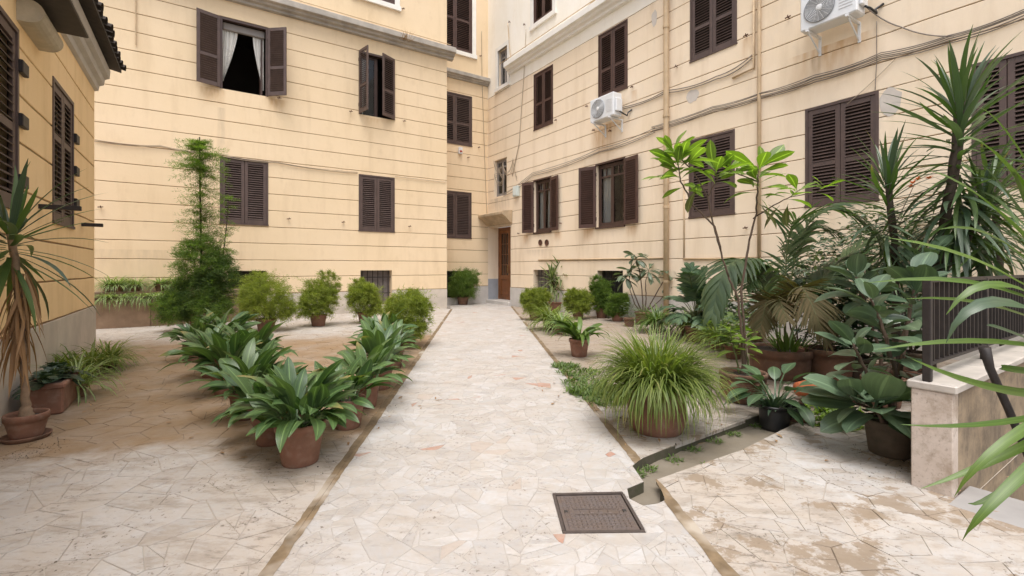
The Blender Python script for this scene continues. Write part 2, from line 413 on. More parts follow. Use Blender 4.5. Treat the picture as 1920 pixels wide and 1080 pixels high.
def room(mb, a, b, z0, z1, y0, d):
    mb.face([(a-.4, y0, z0-.3), (a-.4, y0+d, z0-.3), (a-.4, y0+d, z1+.3), (a-.4, y0, z1+.3)]); mb.face([(b+.4, y0, z0-.3), (b+.4, y0, z1+.3), (b+.4, y0+d, z1+.3), (b+.4, y0+d, z0-.3)])
    mb.face([(a-.4, y0+d, z0-.3), (b+.4, y0+d, z0-.3), (b+.4, y0+d, z1+.3), (a-.4, y0+d, z1+.3)])
    mb.face([(a-.4, y0, z0-.3), (b+.4, y0, z0-.3), (b+.4, y0+d, z0-.3), (a-.4, y0+d, z0-.3)]); mb.face([(a-.4, y0, z1+.3), (a-.4, y0+d, z1+.3), (b+.4, y0+d, z1+.3), (b+.4, y0, z1+.3)])
def curtain(parent, x0, x1t, x1b, zt, zb, y, name='curtain', n=14, amp=.022):
    mb = MB(); cols = []
    for j in range(9):
        t = j / 8; z = zt + (zb - zt) * t; x1 = x1t + (x1b - x1t) * t ** 1.3; cols.append([(x0 + (x1 - x0) * i / n, y + amp * sin(i * 2.4 + .3 * j), z) for i in range(n + 1)])
    for j in range(8):
        for i in range(n): mb.face([cols[j][i], cols[j][i+1], cols[j+1][i+1], cols[j+1][i]])
    mb.build(name, M['curtain'], parent, smooth=True)
def casement(fac, rc, curt=True, dark_right=False, frame='frame', yy=.10):
    """glazed two-leaf casement set inside an opening"""
    a, b, z0, z1 = rc[:4]; y = fac.fy + yy
    mb = MB(); f = .05
    mb.box(a, a+f, y-.03, y+.03, z0, z1); mb.box(b-f, b, y-.03, y+.03, z0, z1); mb.box(a+f, b-f, y-.03, y+.03, z1-f, z1); mb.box(a+f, b-f, y-.045, y+.03, z0, z0+f)
    o = mb.build('window', M[frame], fac.root); m = (a+b)/2; zt = z0 + (z1-z0)*.80; g = MB(); fr = MB(); bars = []
    for (x0, x1) in ((a+f, m), (m, b-f)):
        fr.box(x0+.002, x0+.05, y-.022, y+.022, z0+f, z1-f); fr.box(x1-.05, x1-.002, y-.022, y+.022, z0+f, z1-f)
        for (q0, q1) in ((z0+f, z0+f+.07), (zt-.025, zt+.025), (z1-f-.05, z1-f)): fr.box(x0+.05, x1-.05, y-.02, y+.02, q0, q1)
        xm = (x0+x1)/2; fr.box(xm-.012, xm+.012, y-.018, y+.018, zt+.025, z1-f-.05)
        g.face([(x0+.05, y, z0+f+.07), (x1-.05, y, z0+f+.07), (x1-.05, y, z1-f-.05), (x0+.05, y, z1-f-.05)])
    fr.build('sash', M[frame], o); g.build('pane', M['glass'], o)
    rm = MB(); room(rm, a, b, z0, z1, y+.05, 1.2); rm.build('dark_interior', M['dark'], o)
    if curt:
        curtain(o, a+.05, m-.03, m-.05, z1-.06, z0+.08, y+.09); 
        if not dark_right: curtain(o, m+.04, b-.05, b-.05, z1-.06, z0+.08, y+.09)
    return o
def basement(fac, rc, bars=6, board=False):
    a, b, z0, z1 = rc[:4]; y = fac.fy + .13
    mb = MB(); mb.box(a, b, y+.1, y+.12, z0, z1)
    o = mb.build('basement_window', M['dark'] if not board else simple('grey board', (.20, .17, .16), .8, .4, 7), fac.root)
    for i in range(bars):
        x = a + (b-a)*(i+.5)/bars; m2 = MB(); m2.tube([(x, y, z0), (x, y, z1)], .012, 6); m2.build('bar', M['iron'], o)
    for zz in (z0 + (z1-z0)*.33, z0 + (z1-z0)*.8):
        m2 = MB(); m2.box(a, b, y-.008, y+.006, zz-.012, zz+.012); m2.build('cross_bar', M['iron'], o)
def surround(fac, rc, wd=.16, sill=True):
    a, b, z0, z1 = rc[:4]; y = fac.fy; mb = MB()
    mb.box(a-wd, a, y-.035, y+.05, z0-.002, z1+wd); mb.box(b, b+wd, y-.035, y+.05, z0-.002, z1+wd); mb.box(a, b, y-.035, y+.05, z1, z1+wd)
    mb.box(a-wd-.03, b+wd+.03, y-.07, y+.05, z0-wd*.9, z0-.003)
    mb.build('window_surround', M['white_trim'], fac.root)
def cornice(fac, s0, s1, zb, zt, out=.26, mat='cornice', name='cornice'):
    h = zt - zb; y = fac.fy
    prof = [(0.03, zb), (-out*.30, zb+.02), (-out*.35, zb+h*.22), (-out*.62, zb+h*.30), (-out*.70, zb+h*.44), (-out*.98, zb+h*.50), (-out, zb+h*.53), (-out, zb+h*.93), (-out*.96, zb+h*.97), (0.03, zt+.03)]
    mb = MB(); n = max(2, int((s1-s0)/.5)); pts = []
    for i in range(n+1):
        u = s0 + (s1-s0)*i/n; pts.append([(u, y+a, z + .004*nz(u*2, k)) for k, (a, z) in enumerate(prof)])
    for i in range(n):
        for j in range(len(prof)-1): mb.face([pts[i][j+1], pts[i+1][j+1], pts[i+1][j], pts[i][j]])
    mb.face(pts[0]); mb.face(list(reversed(pts[-1])))
    mb.build(name, M[mat], fac.root)
def hook(fac, px, py, L=.07, name='shutter_stay'):
    s_, z_ = fac.sz(px, py); mb = MB(); y = fac.fy
    mb.tube([(s_, y+.01, z_), (s_, y-L, z_), (s_+.012, y-L-.012, z_+.035)], .009, 5); mb.tube([(s_-.05, y-L*.8, z_+.0), (s_+.05, y-L*.8, z_+.01)], .012, 5)
    mb.build(name, M['rust'], fac.root)

# --- block C + D across the back
rootC = empty('apartment_building', 'ochre rusticated apartment block closing the back of the courtyard, one upper window wide open', 'building', (-2.17, 15.69, 0), TH, None)
FC = Fac((-2.17, 15.69), TH, rootC); FD = Fac((-2.17, 15.69), TH, rootC, 1.343)
zC = [.66 + .449*k for k in range(1, 17)]
c3 = FC.rect(412, 503, 292, 418); c4 = FC.rect(672.5, 740, 326, 432)
c1 = (c3[0], c3[1], FC.sz(456, 173)[1], FC.sz(456, 41)[1])
c2 = (c4[0], c4[1], FC.sz(676, 214)[1], FC.sz(676, 95)[1])
c5 = FC.rect(676, 735, 507, 578); c5 = (c5[0], c5[1], .22, c5[3]); c6 = FC.rect(428, 500, 508, 560); c6 = (c6[0], c6[1], .30, c6[3])
c7 = FC.rect(670, 740, -70, 9, 735)
zc_b, zc_t = FC.sz(836, 112)[1], FC.sz(836, 92)[1]
wall(FC, -16, 0, [c1, c2, c3, c4, c5, c6, c7], -.02, .657, [z for z in zC if z < zc_b - .2], 13.5, M['stucco'], M['plinth'], 11, zup=zc_b+.05, up_mat=M['stucco'])
cornice(FC, -16, .2, zc_b, zc_t, .30)
def gutter_pipe(fac, s0, s1, z, out=.1):
    mb = MB(); mb.tube([(s0, fac.fy-out, z), ((s0+s1)/2, fac.fy-out, z+.01), (s1, fac.fy-out, z)], .012, 6); mb.build('conduit', M['conduit'], fac.root)
gutter_pipe(FC, -9, .12, zc_t + .16, .05)
# side return of the projecting block and flat backs
mb = MB(); mb.face([(.0, .0, -.1), (.0, 1.35, -.1), (.0, 1.35, 13.5), (.0, 0, 13.5)]); mb.build('return_wall', M['stucco'], rootC)
d_end = FD.s(915)
d1 = FD.rect(822, 884, 358.5, 446, 855); d2 = FD.rect(820, 885, 176, 270.5, 860); d3 = FD.rect(820, 885, -45, 97, 865); d4 = FD.rect(828, 884, 508, 560, 860); d4 = (d4[0], d4[1], .25, d4[3])
zd_b, zd_t = FD.sz(900, 160)[1], FD.sz(900, 146)[1]
wall(FD, .02, d_end + .0, [d1, d2, d3, d4], -.02, .657, [z for z in zC if z < zd_b - .2], 13.5, M['stucco'], M['plinth_e'], 23, zup=zd_b+.05, up_mat=M['stucco'])
cornice(FD, .02, d_end - .02, zd_b, zd_t, .2)
for rc in (c3, c4): closed_window(FC, rc, 'shutter', (), .060)
closed_window(FC, c7, 'shutter_red'); surround(FC, c7)
closed_window(FD, d1, 'shutter', (), .060); closed_window(FD, d2, 'shutter', (.42,), .066); closed_window(FD, d3, 'shutter_red', (.42,), .066); surround(FD, d3)
basement(FC, c5, 6, True); basement(FC, c6, 7); basement(FD, d4, 5)
# the open window C1
a, b, z0, z1 = c1; m = (a+b)/2
mb = MB(); f = .06
mb.box(a, a+f, -.015, .1, z0, z1); mb.box(b-f, b, -.015, .1, z0, z1); mb.box(a+f, b-f, -.015, .1, z1-f, z1)
o = mb.build('window', M['frame'], rootC)
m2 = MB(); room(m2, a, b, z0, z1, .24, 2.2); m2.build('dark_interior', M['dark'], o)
m2 = MB(); m2.bbox(a+f+.01, b-f-.01, .12, .22, z1-f-.20, z1-f-.005, .02); m2.build('roller_box', M['blind'], o)
curtain(o, a+f+.01, a+f+.36, a+f+.02, z1-.22, z0+.25, .19); curtain(o, b-f-.03, b-f-.30, b-f-.06, z1-.22, z0+.2, .19)
m2 = MB(); m2.bbox(b-f-.11, b-f-.065, .16, .56, z0+.03, z1-.28, .006); m2.build('sash', M['frame'], o)
lw = (b-a)/2 - .03
shutter_leaf(rootC, lw, z1-z0-.03, a+.01, 1, 163, z0+.01, -.035, 'shutter', (.41,), .056, 'left leaf of the open window folded back towards the wall')
shutter_leaf(rootC, lw, z1-z0-.03, b-.01, -1, 140, z0+.01, -.035, 'shutter', (.41,), .056, 'right leaf of the open window standing out from the wall')
# the half open window C2
a, b, z0, z1 = c2
mb = MB(); mb.box(a, a+f, -.015, .1, z0, z1); mb.box(b-f, b, -.015, .1, z0, z1); mb.box(a+f, b-f, -.015, .1, z1-f, z1)
o = mb.build('window', M['frame'], rootC); m = (a+b)/2
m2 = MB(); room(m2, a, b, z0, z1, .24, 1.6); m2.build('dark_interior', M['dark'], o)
m2 = MB(); m2.box(m-.05, m+.05, .12, .17, z0, z1-f); m2.box(a+f, a+f+.07, .12, .17, z0, z1-f); m2.box(a+f+.07, m-.05, .12, .17, z1-f-.08, z1-f); m2.build('sash', M['frame'], o)
m2 = MB(); m2.face([(a+f+.07, .145, z0), (m-.05, .145, z0), (m-.05, .145, z1-f-.08), (a+f+.07, .145, z1-f-.08)]); m2.build('pane', M['glass'], o)
curtain(o, a+f+.03, a+f+.22, a+f+.12, z1-.15, z0+.05, .22)
lw = (b-a)/2 - .03
shutter_leaf(rootC, lw, z1-z0-.03, a+.01, 1, 78, z0+.01, -.03, 'shutter', (.42,), .060, 'leaf seen edge on, standing out from the wall')
shutter_leaf(rootC, lw, z1-z0-.03, b-.01, -1, 28, z0+.01, -.03, 'shutter', (.42,), .060, 'half closed right leaf')
for px, py in ((523, 185), (657, 210), (757, 228), (189, 389), (541, 411), (643, 417), (767, 425), (755, 18)): hook(FC, px, py)
for px, py in ((897, 277), (877, 296), (900, 106)): hook(FD, px, py)
s_, z_ = FC.sz(255, 85); mb = MB(); mb.tube([(s_, -.03, z_), (s_, -.03, z_+3)], .014, 6); mb.build('conduit', M['conduit'], rootC)

# --- block E on the right
OE = FD.w(d_end, 0, 0)
rootE = empty('apartment_building', 'pale ochre apartment block along the right side with drainpipes and the wooden entrance door', 'building', OE, TH - pi/2)
FE = Fac((OE.x, OE.y), TH - pi/2, rootE)
zE = list(zC)
def ER(xl, xr, yt_l, yb_l, yt_r, yb_r):
    a, zb1 = FE.sz(xl, yb_l); b, zb2 = FE.sz(xr, yb_r); return (a, b, (zb1+zb2)/2, (FE.sz(xl, yt_l)[1]+FE.sz(xr, yt_r)[1])/2)
e1 = ER(1002, 1033, 341, 436, 333, 433); e2 = ER(1119, 1171, 311, 426, 298, 422); e3 = ER(1292, 1378, 263, 408, 242, 399); e4 = ER(1510, 1648, 206, 386, 169, 375)
e5 = ER(1822, 1960, 122, 352, 84, 338)
u1 = ER(1001, 1037, 140, 245, 121, 230); u2 = ER(1122, 1177, 66, 183, 36, 168); u3 = ER(1294, 1382, -30, 117, -65, 80); u4 = ER(1512, 1648, -150, 6, -200, -38)
t1 = ER(1001, 1037, -85, 47, -120, 22); t2 = ER(1122, 1177, -180, -60, -210, -90)
s0b = ER(934, 952, 97, 166, 84, 155); s0a = ER(927, 950, 302, 370, 294, 365)
b1 = ER(1000, 1034, 506, 556, 506, 556); b2 = ER(1120, 1168, 507.5, 560, 507.5, 560)
b1 = (b1[0], b1[1], .28, b1[3]); b2 = (b2[0], b2[1], .22, b2[3])
d_near = FE.s(957.5); zdoor = 1.35 + (502-424)/883*17.6
door_op = (.0, d_near, -.05, zdoor, .47)
ze_b, ze_t = FE.sz(960, 140)[1], FE.sz(960, 119)[1]
ze_b, ze_t = zc_b - .05, zc_t
wall(FE, -.01, 24, [e1, e2, e3, e4, e5, u1, u2, u3, u4, t1, t2, s0a, s0b, b1, b2, door_op], -.02, .657, [z for z in zE if z < ze_b - .15], 13.5, M['stucco_e'], M['plinth_e'], 31, zup=ze_b+.05, up_mat=M['stucco_up'], amp=.006)
cornice(FE, s0b[1]+.18, 24, ze_b, ze_t, .30, 'white_trim')
gutter_pipe(FE, .9, 14, ze_t + .22, .05)
for rc, mt, rl in ((e3, 'shutter', (.36,)), (e4, 'shutter', (.42,)), (e5, 'shutter', (.42,)), (u1, 'shutter_red', (.45,)), (u2, 'shutter_red', (.42,)), (u3, 'shutter', (.42,)), (u4, 'shutter', (.42,)), (t1, 'shutter_red', (.42,)), (t2, 'shutter_red', (.42,))):
    closed_window(FE, rc, mt, rl, .060)
surround(FE, t1); surround(FE, t2)
for rc in (e1, e2):
    casement(FE, rc, True, rc is e2)
    a, b, z0, z1 = rc; mb = MB(); mb.box(a-.03, b+.03, -.03, .07, z1, z1+.045); mb.box(a-.02, b+.02, -.05, .06, z0-.05, z0-.002); mb.build('window_frame', M['frame'], rootE)
    lw = (b-a)/2 + .02
    shutter_leaf(rootE, lw, z1-z0, a-.01, 1, 160, z0, -.03, 'shutter_red', (), .060, 'open leaf standing slightly out from the wall')
    shutter_leaf(rootE, lw, z1-z0, b+.01, -1, 172, z0, -.03, 'shutter_red', (), .060, 'open leaf folded flat against the wall')
for rc in (s0a, s0b):
    casement(FE, rc, False, frame='blind', yy=.14)
surround(FE, s0b, .14)
basement(FE, b1, 5, True); basement(FE, b2, 6)
for px, py in ((974, 438), (1044, 226), (985, 47), (957, 42), (1187, 164), (1270, 126), (1401, 68), (1480, 34), (1400, 428), (1102, 200), (1115, 245), (1146, 246), (1053, 419), (1196, 404)): hook(FE, px, py)
# entrance: doorstep, side reveal base, door, hood
fy = .45
mb = MB(); mb.bbox(.004, d_near-.004, -.10, fy-.005, -.02, .13, .015); mb.build('doorstep', M['plinth_e'], rootE)
mb = MB(); mb.box(.002, .022, .002, fy-.01, .132, .92); mb.build('plinth_slab', simple('blue grey marble', (.36, .38, .42), .4, .2, 3), rootE)
mb = MB(); x0, x1 = .025, d_near+.02; z0, z1 = .135, zdoor-.01
mb.box(x0, x0+.09, fy, fy+.07, z0, z1); mb.box(x1-.09, x1, fy, fy+.07, z0, z1); mb.box(x0+.09, x1-.09, fy, fy+.07, z1-.12, z1)
dr = mb.build('entrance_door', M['wood'], rootE)
m = (x0+x1)/2
for (p0, p1) in ((x0+.092, m-.003), (m+.003, x1-.092)):
    lf = MB(); y0, y1 = fy+.01, fy+.06
    lf.box(p0, p0+.10, y0, y1, z0, z1-.122); lf.box(p1-.10, p1, y0, y1, z0, z1-.122); 
    for (q0, q1) in ((z0, z0+.16), (z0+.78, z0+.93), (z1-.24, z1-.122)): lf.box(p0+.10, p1-.10, y0+.003, y1-.003, q0, q1)
    lf.bbox(p0+.10, p1-.10, y0+.02, y1-.01, z0+.16, z0+.78, .015)
    for k in range(1, 3): xx = p0+.10+(p1-p0-.20)*k/3; lf.box(xx-.010, xx+.010, y0+.012, y1-.012, z0+.93, z1-.24)
    for k in range(1, 4): zz = z0+.93+(z1-z0-1.17)*k/4; lf.box(p0+.10, p1-.10, y0+.014, y1-.014, zz-.010, zz+.010)
    lf.build('door_leaf', M['wood'], dr)
    g = MB(); g.box(p0+.10, p1-.10, fy+.04, fy+.046, z0+.93, z1-.24); g.build('pane', M['wood_glass'], dr)
mb = MB(); mb.tube([(m-.05, fy-.04, 1.15), (m-.05, fy-.05, 1.3), (m-.05, fy-.04, 1.45)], .012, 6); mb.build('handle', simple('brass', (.5, .33, .12), .3, .2, 9, 0, .9), dr)
def hood():
    mb = MB(); a, b = .012, d_near + .12; zt = zdoor + .50; zl = zdoor + .02
    prof = [(-.004, zl), (-.10, zl+.05), (-.30, zl+.24), (-.42, zl+.30), (-.44, zl+.32), (-.44, zl+.40), (-.40, zl+.43), (-.004, zt)]
    L = [(a, y, z) for y, z in prof]; Rr = [(b, y, z) for y, z in prof]
    for j in range(len(prof)-1): mb.face([L[j+1], Rr[j+1], Rr[j], L[j]])
    mb.face(L); mb.face(list(reversed(Rr))); mb.build('door_hood', simple('stained stucco hood', (.56, .42, .27), .85, .45, 3.5, .3), rootE)
hood()
# downpipes (fixed to the block: parts of it)
sp = FE.s(1249, -.09)
mb = MB(); mb.tube([(sp, -.09, -.02), (sp, -.09, 4), (sp, -.09, 8), (sp, -.09, 13)], .062, 14); dp = mb.build('downpipe', M['conduit'], rootE, True)
for zz in (1.0, 2.75, 4.9, 7.0): m2 = MB(); m2.tube([(sp, -.09, zz), (sp, -.09, zz+.06)], .075, 14); m2.box(sp-.02, sp+.02, -.06, .02, zz+.01, zz+.05); m2.build('bracket', M['conduit'], dp)
sp2 = FE.s(1423, -.05); zj = FE.sz(1423, 483)[1]
mb = MB(); mb.tube([(sp2, -.045, zj), (sp2, -.045, 5), (sp2, -.045, 13)], .034, 10); mb.build('downpipe', M['conduit'], rootE, True)
s1_ = FE.s(1282, -.03)
for pts, r_ in (([(s1_, -.02, FE.sz(1282, 340)[1]), (s1_, -.02, zj+.02)], .016), ([(s1_-.02, -.02, zj), (sp2, -.02, zj-.02)], .022), ([(FE.s(1010), -.02, zj+.05), (sp-.08, -.02, zj+.03)], .018), ([(FE.s(1415), -.03, FE.sz(1415, 0)[1]), (FE.s(1415), -.03, FE.sz(1415, 128)[1]), (FE.s(1375), -.03, FE.sz(1375, 147)[1])], .022)):
    mb = MB(); mb.tube(pts, r_, 8); mb.build('conduit', M['conduit'], rootE, True)
for px in (1014, 1026):
    s_, z_ = FE.sz(px, 455); mb = MB(); mb.lathe([(.0, 0), (.085, 0), (.10, .02), (.10, .03)], 16); o = mb.build('round_vent', M['rust'], rootE); o.location = (s_, -.002, z_); o.rotation_euler = (R(90), 0, 0)
def plaster_patch(px0, px1, py0, py1, sd):
    a, z1_ = FE.sz(px0, py0); b, z0_ = FE.sz(px1, py1); mb = MB(); n = 14; c = ((a+b)/2, (z0_+z1_)/2)
    ring = [(c[0] + (b-a)/2*cos(2*pi*k/n)*(1+.3*nz(k*.9, sd)), -.004, c[1] + (z1_-z0_)/2*sin(2*pi*k/n)*(1+.35*nz(k*.8, sd+2))) for k in range(n)]
    mb.face(ring); mb.build('plaster_patch', simple('bare plaster', (.62, .56, .50), .9, .15, 5), rootE)
plaster_patch(1650, 1692, 168, 215, 1); plaster_patch(1286, 1310, 172, 188, 2); plaster_patch(1222, 1232, 20, 48, 3)

# --- annex F on the left
OF = G(177, 656)
rootF = empty('annex_building', 'low deep yellow annex at the left edge with grey eaves and closed louvred shutters', 'building', OF, TH + pi/2)
FF = Fac((OF.x, OF.y), TH + pi/2, rootF)
zF = [.737 + .4545*k for k in range(1, 8)]
f2 = FF.rect(98, 137, 193, 427, 137); f1 = FF.rect(-75, 33, 56, 392, 33)
wall(FF, -9.5, 0, [f1, f2], -.02, .735, zF, 4.32, M['stucco_f'], M['plinth'], 43, gw=.03)
closed_window(FF, f2, 'shutter', (.14, .62), .062); closed_window(FF, f1, 'shutter', (.45,), .075)
for rc, hs_ in ((f1, (.16, .5, .8)), (f2, (.2, .46, .72))):
    for h in hs_:
        mb = MB(); zz = rc[2] + (rc[3]-rc[2])*h; mb.bbox(rc[1]-.03, rc[1]+.16, -.045, -.002, zz-.06, zz+.06, .006); mb.build('hinge', M['iron'], rootF)
for px, py, L in ((73, 387, .34), (153, 421, .24)):
    s_, z_ = FF.sz(px, py); mb = MB(); mb.bbox(s_-.03, s_+.03, -L, .02, z_-.025, z_+.025, .004); mb.build('shutter_stay', M['iron'], rootF)
cz = 4.25
mb = MB(); prof = [(.03, cz), (-.05, cz+.02), (-.06, cz+.10), (-.12, cz+.13), (-.13, cz+.22), (-.19, cz+.25), (-.20, cz+.38), (.03, cz+.46)]
for j in range(len(prof)-1):
    (a0, q0), (a1, q1) = prof[j], prof[j+1]; mb.face([(-9.5, a1, q1), (.02, a1, q1), (.02, a0, q0), (-9.5, a0, q0)])
mb.face([(.02, y, z) for y, z in reversed(prof)]); mb.build('eaves_cornice', simple('grey white eaves', (.50, .47, .43), .8, .25, 3, .2), rootF)
mb = MB()
rf = MB(); rf.face([(-9.5, -.33, cz+.47), (.14, -.33, cz+.47), (.14, 3.0, cz+1.15), (-9.5, 3.0, cz+1.15)]); rf.face([(-9.5, -.33, cz+.42), (-9.5, 3, cz+1.1), (.14, 3, cz+1.1), (.14, -.33, cz+.42)])
rf.face([(-9.5, -.33, cz+.42), (.14, -.33, cz+.42), (.14, -.33, cz+.47), (-9.5, -.33, cz+.47)]); rf.face([(.14, -.33, cz+.42), (.14, 3, cz+1.1), (.14, 3, cz+1.15), (.14, -.33, cz+.47)])
ro = rf.build('roof', M['roof_tile'], rootF)
tl = MB(); n_ = 7
for k in range(n_): a0 = pi*k/n_; a1 = pi*(k+1)/n_; tl.face([(.09*cos(a0), -.05, .07*sin(a0)), (.09*cos(a1), -.05, .07*sin(a1)), (.075*cos(a1), .55, .055*sin(a1)), (.075*cos(a0), .55, .055*sin(a0))])
tme = tl.mesh('roof_tile', M['roof_tile']); sl = math.atan2(.68, 3.62)
for k in range(46):
    t_ = link(tme, 'roof_tile', ro, (.05 - k*.205 + random.uniform(-.012, .012), -.33 + random.uniform(-.03, .03), cz+.475)); t_.rotation_euler = (sl, 0, 0)
mb = MB(); mb.face([(0, 0, -.1), (0, 3, -.1), (0, 3, cz+.9), (0, 0, cz+.46)]); mb.build('gable_wall', M['stucco_f'], rootF)
# awning box with dark cover
s_a, z_a = FF.sz(58, 60, -.10); s_b = FF.s(97, -.10)
aw = empty('awning_box', 'stained pale awning box under the eaves of the annex, dark sheet cover on top', 'awning', FF.w(s_a, 0, 0), FF.ang)
L = s_b - s_a; zz = FF.sz(97, 80, -.10)[1]
mb = MB(); n = 10; r_ = .11; prof = [(-.001, zz-r_)] + [(-.08 - r_*sin(pi*k/n)*1.05, zz - r_*cos(pi*k/n)) for k in range(n+1)] + [(-.001, zz+r_)]
for j in range(len(prof)-1): mb.face([(0, *prof[j+1]), (L, *prof[j+1]), (L, *prof[j]), (0, *prof[j])])
mb.face([(0, *q) for q in prof]); mb.face([(L, *q) for q in reversed(prof)]); mb.build('casing', simple('stained cream metal', (.52, .45, .33), .6, .45, 4, .1), aw, True)
mb = MB(); mb.bbox(-.15, L+.02, -.40, .0, zz+.13, zz+.16, .008); mb.build('cover', simple('dark sheet metal', (.045, .034, .026), .6, .4, 8, .1), aw)

# ------------------------------------------------------------- fittings on the walls
def air_con(px0, py0, px1, label, rz_flip=False, w_=.86, h_=.60, d_=.32, out=.16):
    """outdoor unit: lower left front corner at pixel"""
    s_, z_ = FE.sz(px0, py0, -(out+d_)); root = empty('air_conditioner', label, 'air conditioner', FE.w(s_, 0, z_), FE.ang, 'air conditioners on the right facade')
    y0, y1 = -(out+d_), -out
    mb = MB(); mb.bbox(0, w_, y0, y1, 0, h_, .02); c = mb.build('casing', M['ac_white'], root)
    m2 = MB(); m2.lathe([(.0, 0), (.235, 0), (.245, .012), (.235, .02), (.228, .006)], 32); g = m2.build('fan_grille', M['ac_grey'], root); g.location = (w_*.36, y0-.002, h_*.5); g.rotation_euler = (R(90), 0, 0)
    m2 = MB()
    for k in range(9): m2.lathe([(.05+.021*k, .014), (.054+.021*k, .02), (.058+.021*k, .014)], 24)
    for k in range(18): a_ = 2*pi*k/18; m2.tube([(.045*cos(a_), .045*sin(a_), .018), (.23*cos(a_+.5), .23*sin(a_+.5), .018)], .0025, 4)
    m2.lathe([(.0, .03), (.04, .026), (.05, .014)], 14); q = m2.build('guard', M['plastic_white'], g)
    m2 = MB()
    for k in range(7): m2.box(w_*.70, w_*.93, y0-.008, y0-.001, h_*.22+k*.05, h_*.22+k*.05+.012)
    m2.build('louvre', M['ac_white'], root)
    m2 = MB(); m2.bbox(w_+.001, w_+.05, y0+.06, y1-.03, h_*.18, h_*.75, .015); m2.build('valve_cover', M['ac_white'], root)
    for xx in (w_*.14, w_*.84):
        m2 = MB(); m2.box(xx-.02, xx+.02, y0-.03, 0, -.042, -.004); m2.box(xx-.02, xx+.02, -.03, .0, -.34, -.043)
        m2.tube([(xx, -.02, -.31), (xx, y0+.04, -.045)], .014, 6); m2.build('bracket', M['ac_white'], root)
    m2 = MB(); m2.tube([(w_+.03, y0+.2, .12), (w_+.10, y0+.22, .06), (w_+.14, -.12, .0), (w_+.10, -.05, .1), (w_+.2, -.01, .16)], .018, 8); m2.build('pipe', M['black_plastic'], root, True)
air_con(1106, 231, 1150, 'small white air conditioner unit hanging below the red brown shutters near the middle')
air_con(1500, 61, 1590, 'larger looking white air conditioner unit at the top right with round fan grille facing out')
def boxy(fac, px, py, w_, h_, d_, name, label, cat, mat):
    s_, z_ = fac.sz(px, py); o = empty(name, label, cat, fac.w(s_, 0, z_), fac.ang)
    mb = MB(); mb.bbox(-w_/2, w_/2, -d_, -.001, -h_/2, h_/2, .012); mb.build('casing', mat, o); return o
o = boxy(FD, 862, 283, .16, .24, .09, 'alarm_box', 'white alarm box with red lamp under the upper shutters beside the corner', 'alarm', M['plastic_white'])
mb = MB(); mb.bbox(-.05, .05, -.115, -.091, -.06, .0, .01); mb.build('lamp', simple('red lamp cover', (.45, .07, .04), .4, .2, 9), o)
o = boxy(FE, 970.5, 359, .28, .36, .12, 'junction_box', 'pale green white junction box on the wall left of the open shutters', 'box', simple('pale green enamel', (.62, .68, .64), .5, .1, 5))
mb = MB(); mb.bbox(-.11, .11, -.135, -.121, -.15, .15, .008); mb.build('lid', simple('pale green lid', (.66, .71, .67), .5, .1, 5), o)
def cable(fac, pts, rad, name, label, n=1, sag=.05, mat='cable', out=.03, spread=.03, cat='cable'):
    mb = MB()
    for k in range(n):
        q = []
        P3 = [fac.sz(px, py) for px, py in pts]
        for i in range(len(P3)-1):
            m = 8
            for j in range(m + (i == len(P3)-2)):
                t = j/m; s_ = P3[i][0]*(1-t)+P3[i+1][0]*t; z_ = P3[i][1]*(1-t)+P3[i+1][1]*t - sag*4*t*(1-t)
                q.append(fac.w(s_, -out - .01*k + .01*nz(s_*1.3, k+5), z_ + spread*(k-(n-1)/2) + spread*.8*nz(s_*.9, k+1)))
        mb.tube(q, rad, 5)
    o = mb.build(name, M[mat], None, True); tag(o, label, cat); return o
cable(FE, [(1225, 243), (1340, 205), (1430, 180), (1530, 148), (1655, 106), (1780, 75), (1920, 28), (1990, 2)], .0085, 'cable_bundle', 'thick bundle of grey cables running up the right facade past the drainpipes', 5, .03, spread=.026)
cable(FE, [(945, 366), (1000, 327), (1125, 284), (1230, 244)], .008, 'cable_bundle', 'thin sagging cables above the two open shutter windows', 3, .05, spread=.05)
cable(FE, [(1160, 205), (1250, 172), (1345, 146), (1412, 106)], .011, 'wall_cable', 'slack cable pair from the lower air conditioner towards the drainpipe', 2, .06, spread=.05)
cable(FE, [(1600, 22), (1622, 10), (1690, 50), (1790, 68)], .010, 'wall_cable', 'single cable looping from the upper air conditioner down to the bundle', 1, .05)
cable(FE, [(1645, 40), (1645, 115), (1642, 168)], .007, 'wall_cable', 'thin vertical wire down to the big shuttered window', 1, 0)
cable(FE, [(988, 56), (984, 140), (975, 270), (962, 330)], .008, 'wall_cable', 'pale wires hanging from the cornice near the corner', 2, .0, 'cable_pale', spread=.02)
cable(FE, [(955, 46), (960, 112), (1090, 30), (1130, -10)], .014, 'wall_cable', 'conduit following the cornice of the right block', 2, .0, 'conduit', out=.06, spread=.05)
cable(FE, [(928, 305), (938, 320), (948, 330), (940, 345), (930, 330), (945, 310), (955, 325), (965, 300), (972, 335)], .008, 'wall_cable', 'tangle of pale wires around the small window near the corner', 3, .12, 'cable_pale', out=.05, spread=.06)
cable(FD, [(902, 60), (903, 150), (908, 300), (912, 405)], .008, 'wall_cable', 'thin pale wires down the inner corner of the courtyard', 2, .0, 'cable_pale', spread=.03)
cable(FE, [(1590, 120+75), (1680, 110)], .005, 'wall_cable', 'fine wire slanting above the big shuttered window', 1, .02, 'cable_pale')
cable(FC, [(178, 264), (300, 274), (410, 290), (520, 305), (670, 324)], .010, 'wall_cable', 'pale cable along the back wall joining the lower shutter windows', 2, .04, 'cable_pale', spread=.03)
cable(FC, [(740, 330), (836, 341)], .009, 'wall_cable', 'short pale cable between the lower right window and the building corner', 1, .02, 'cable_pale')

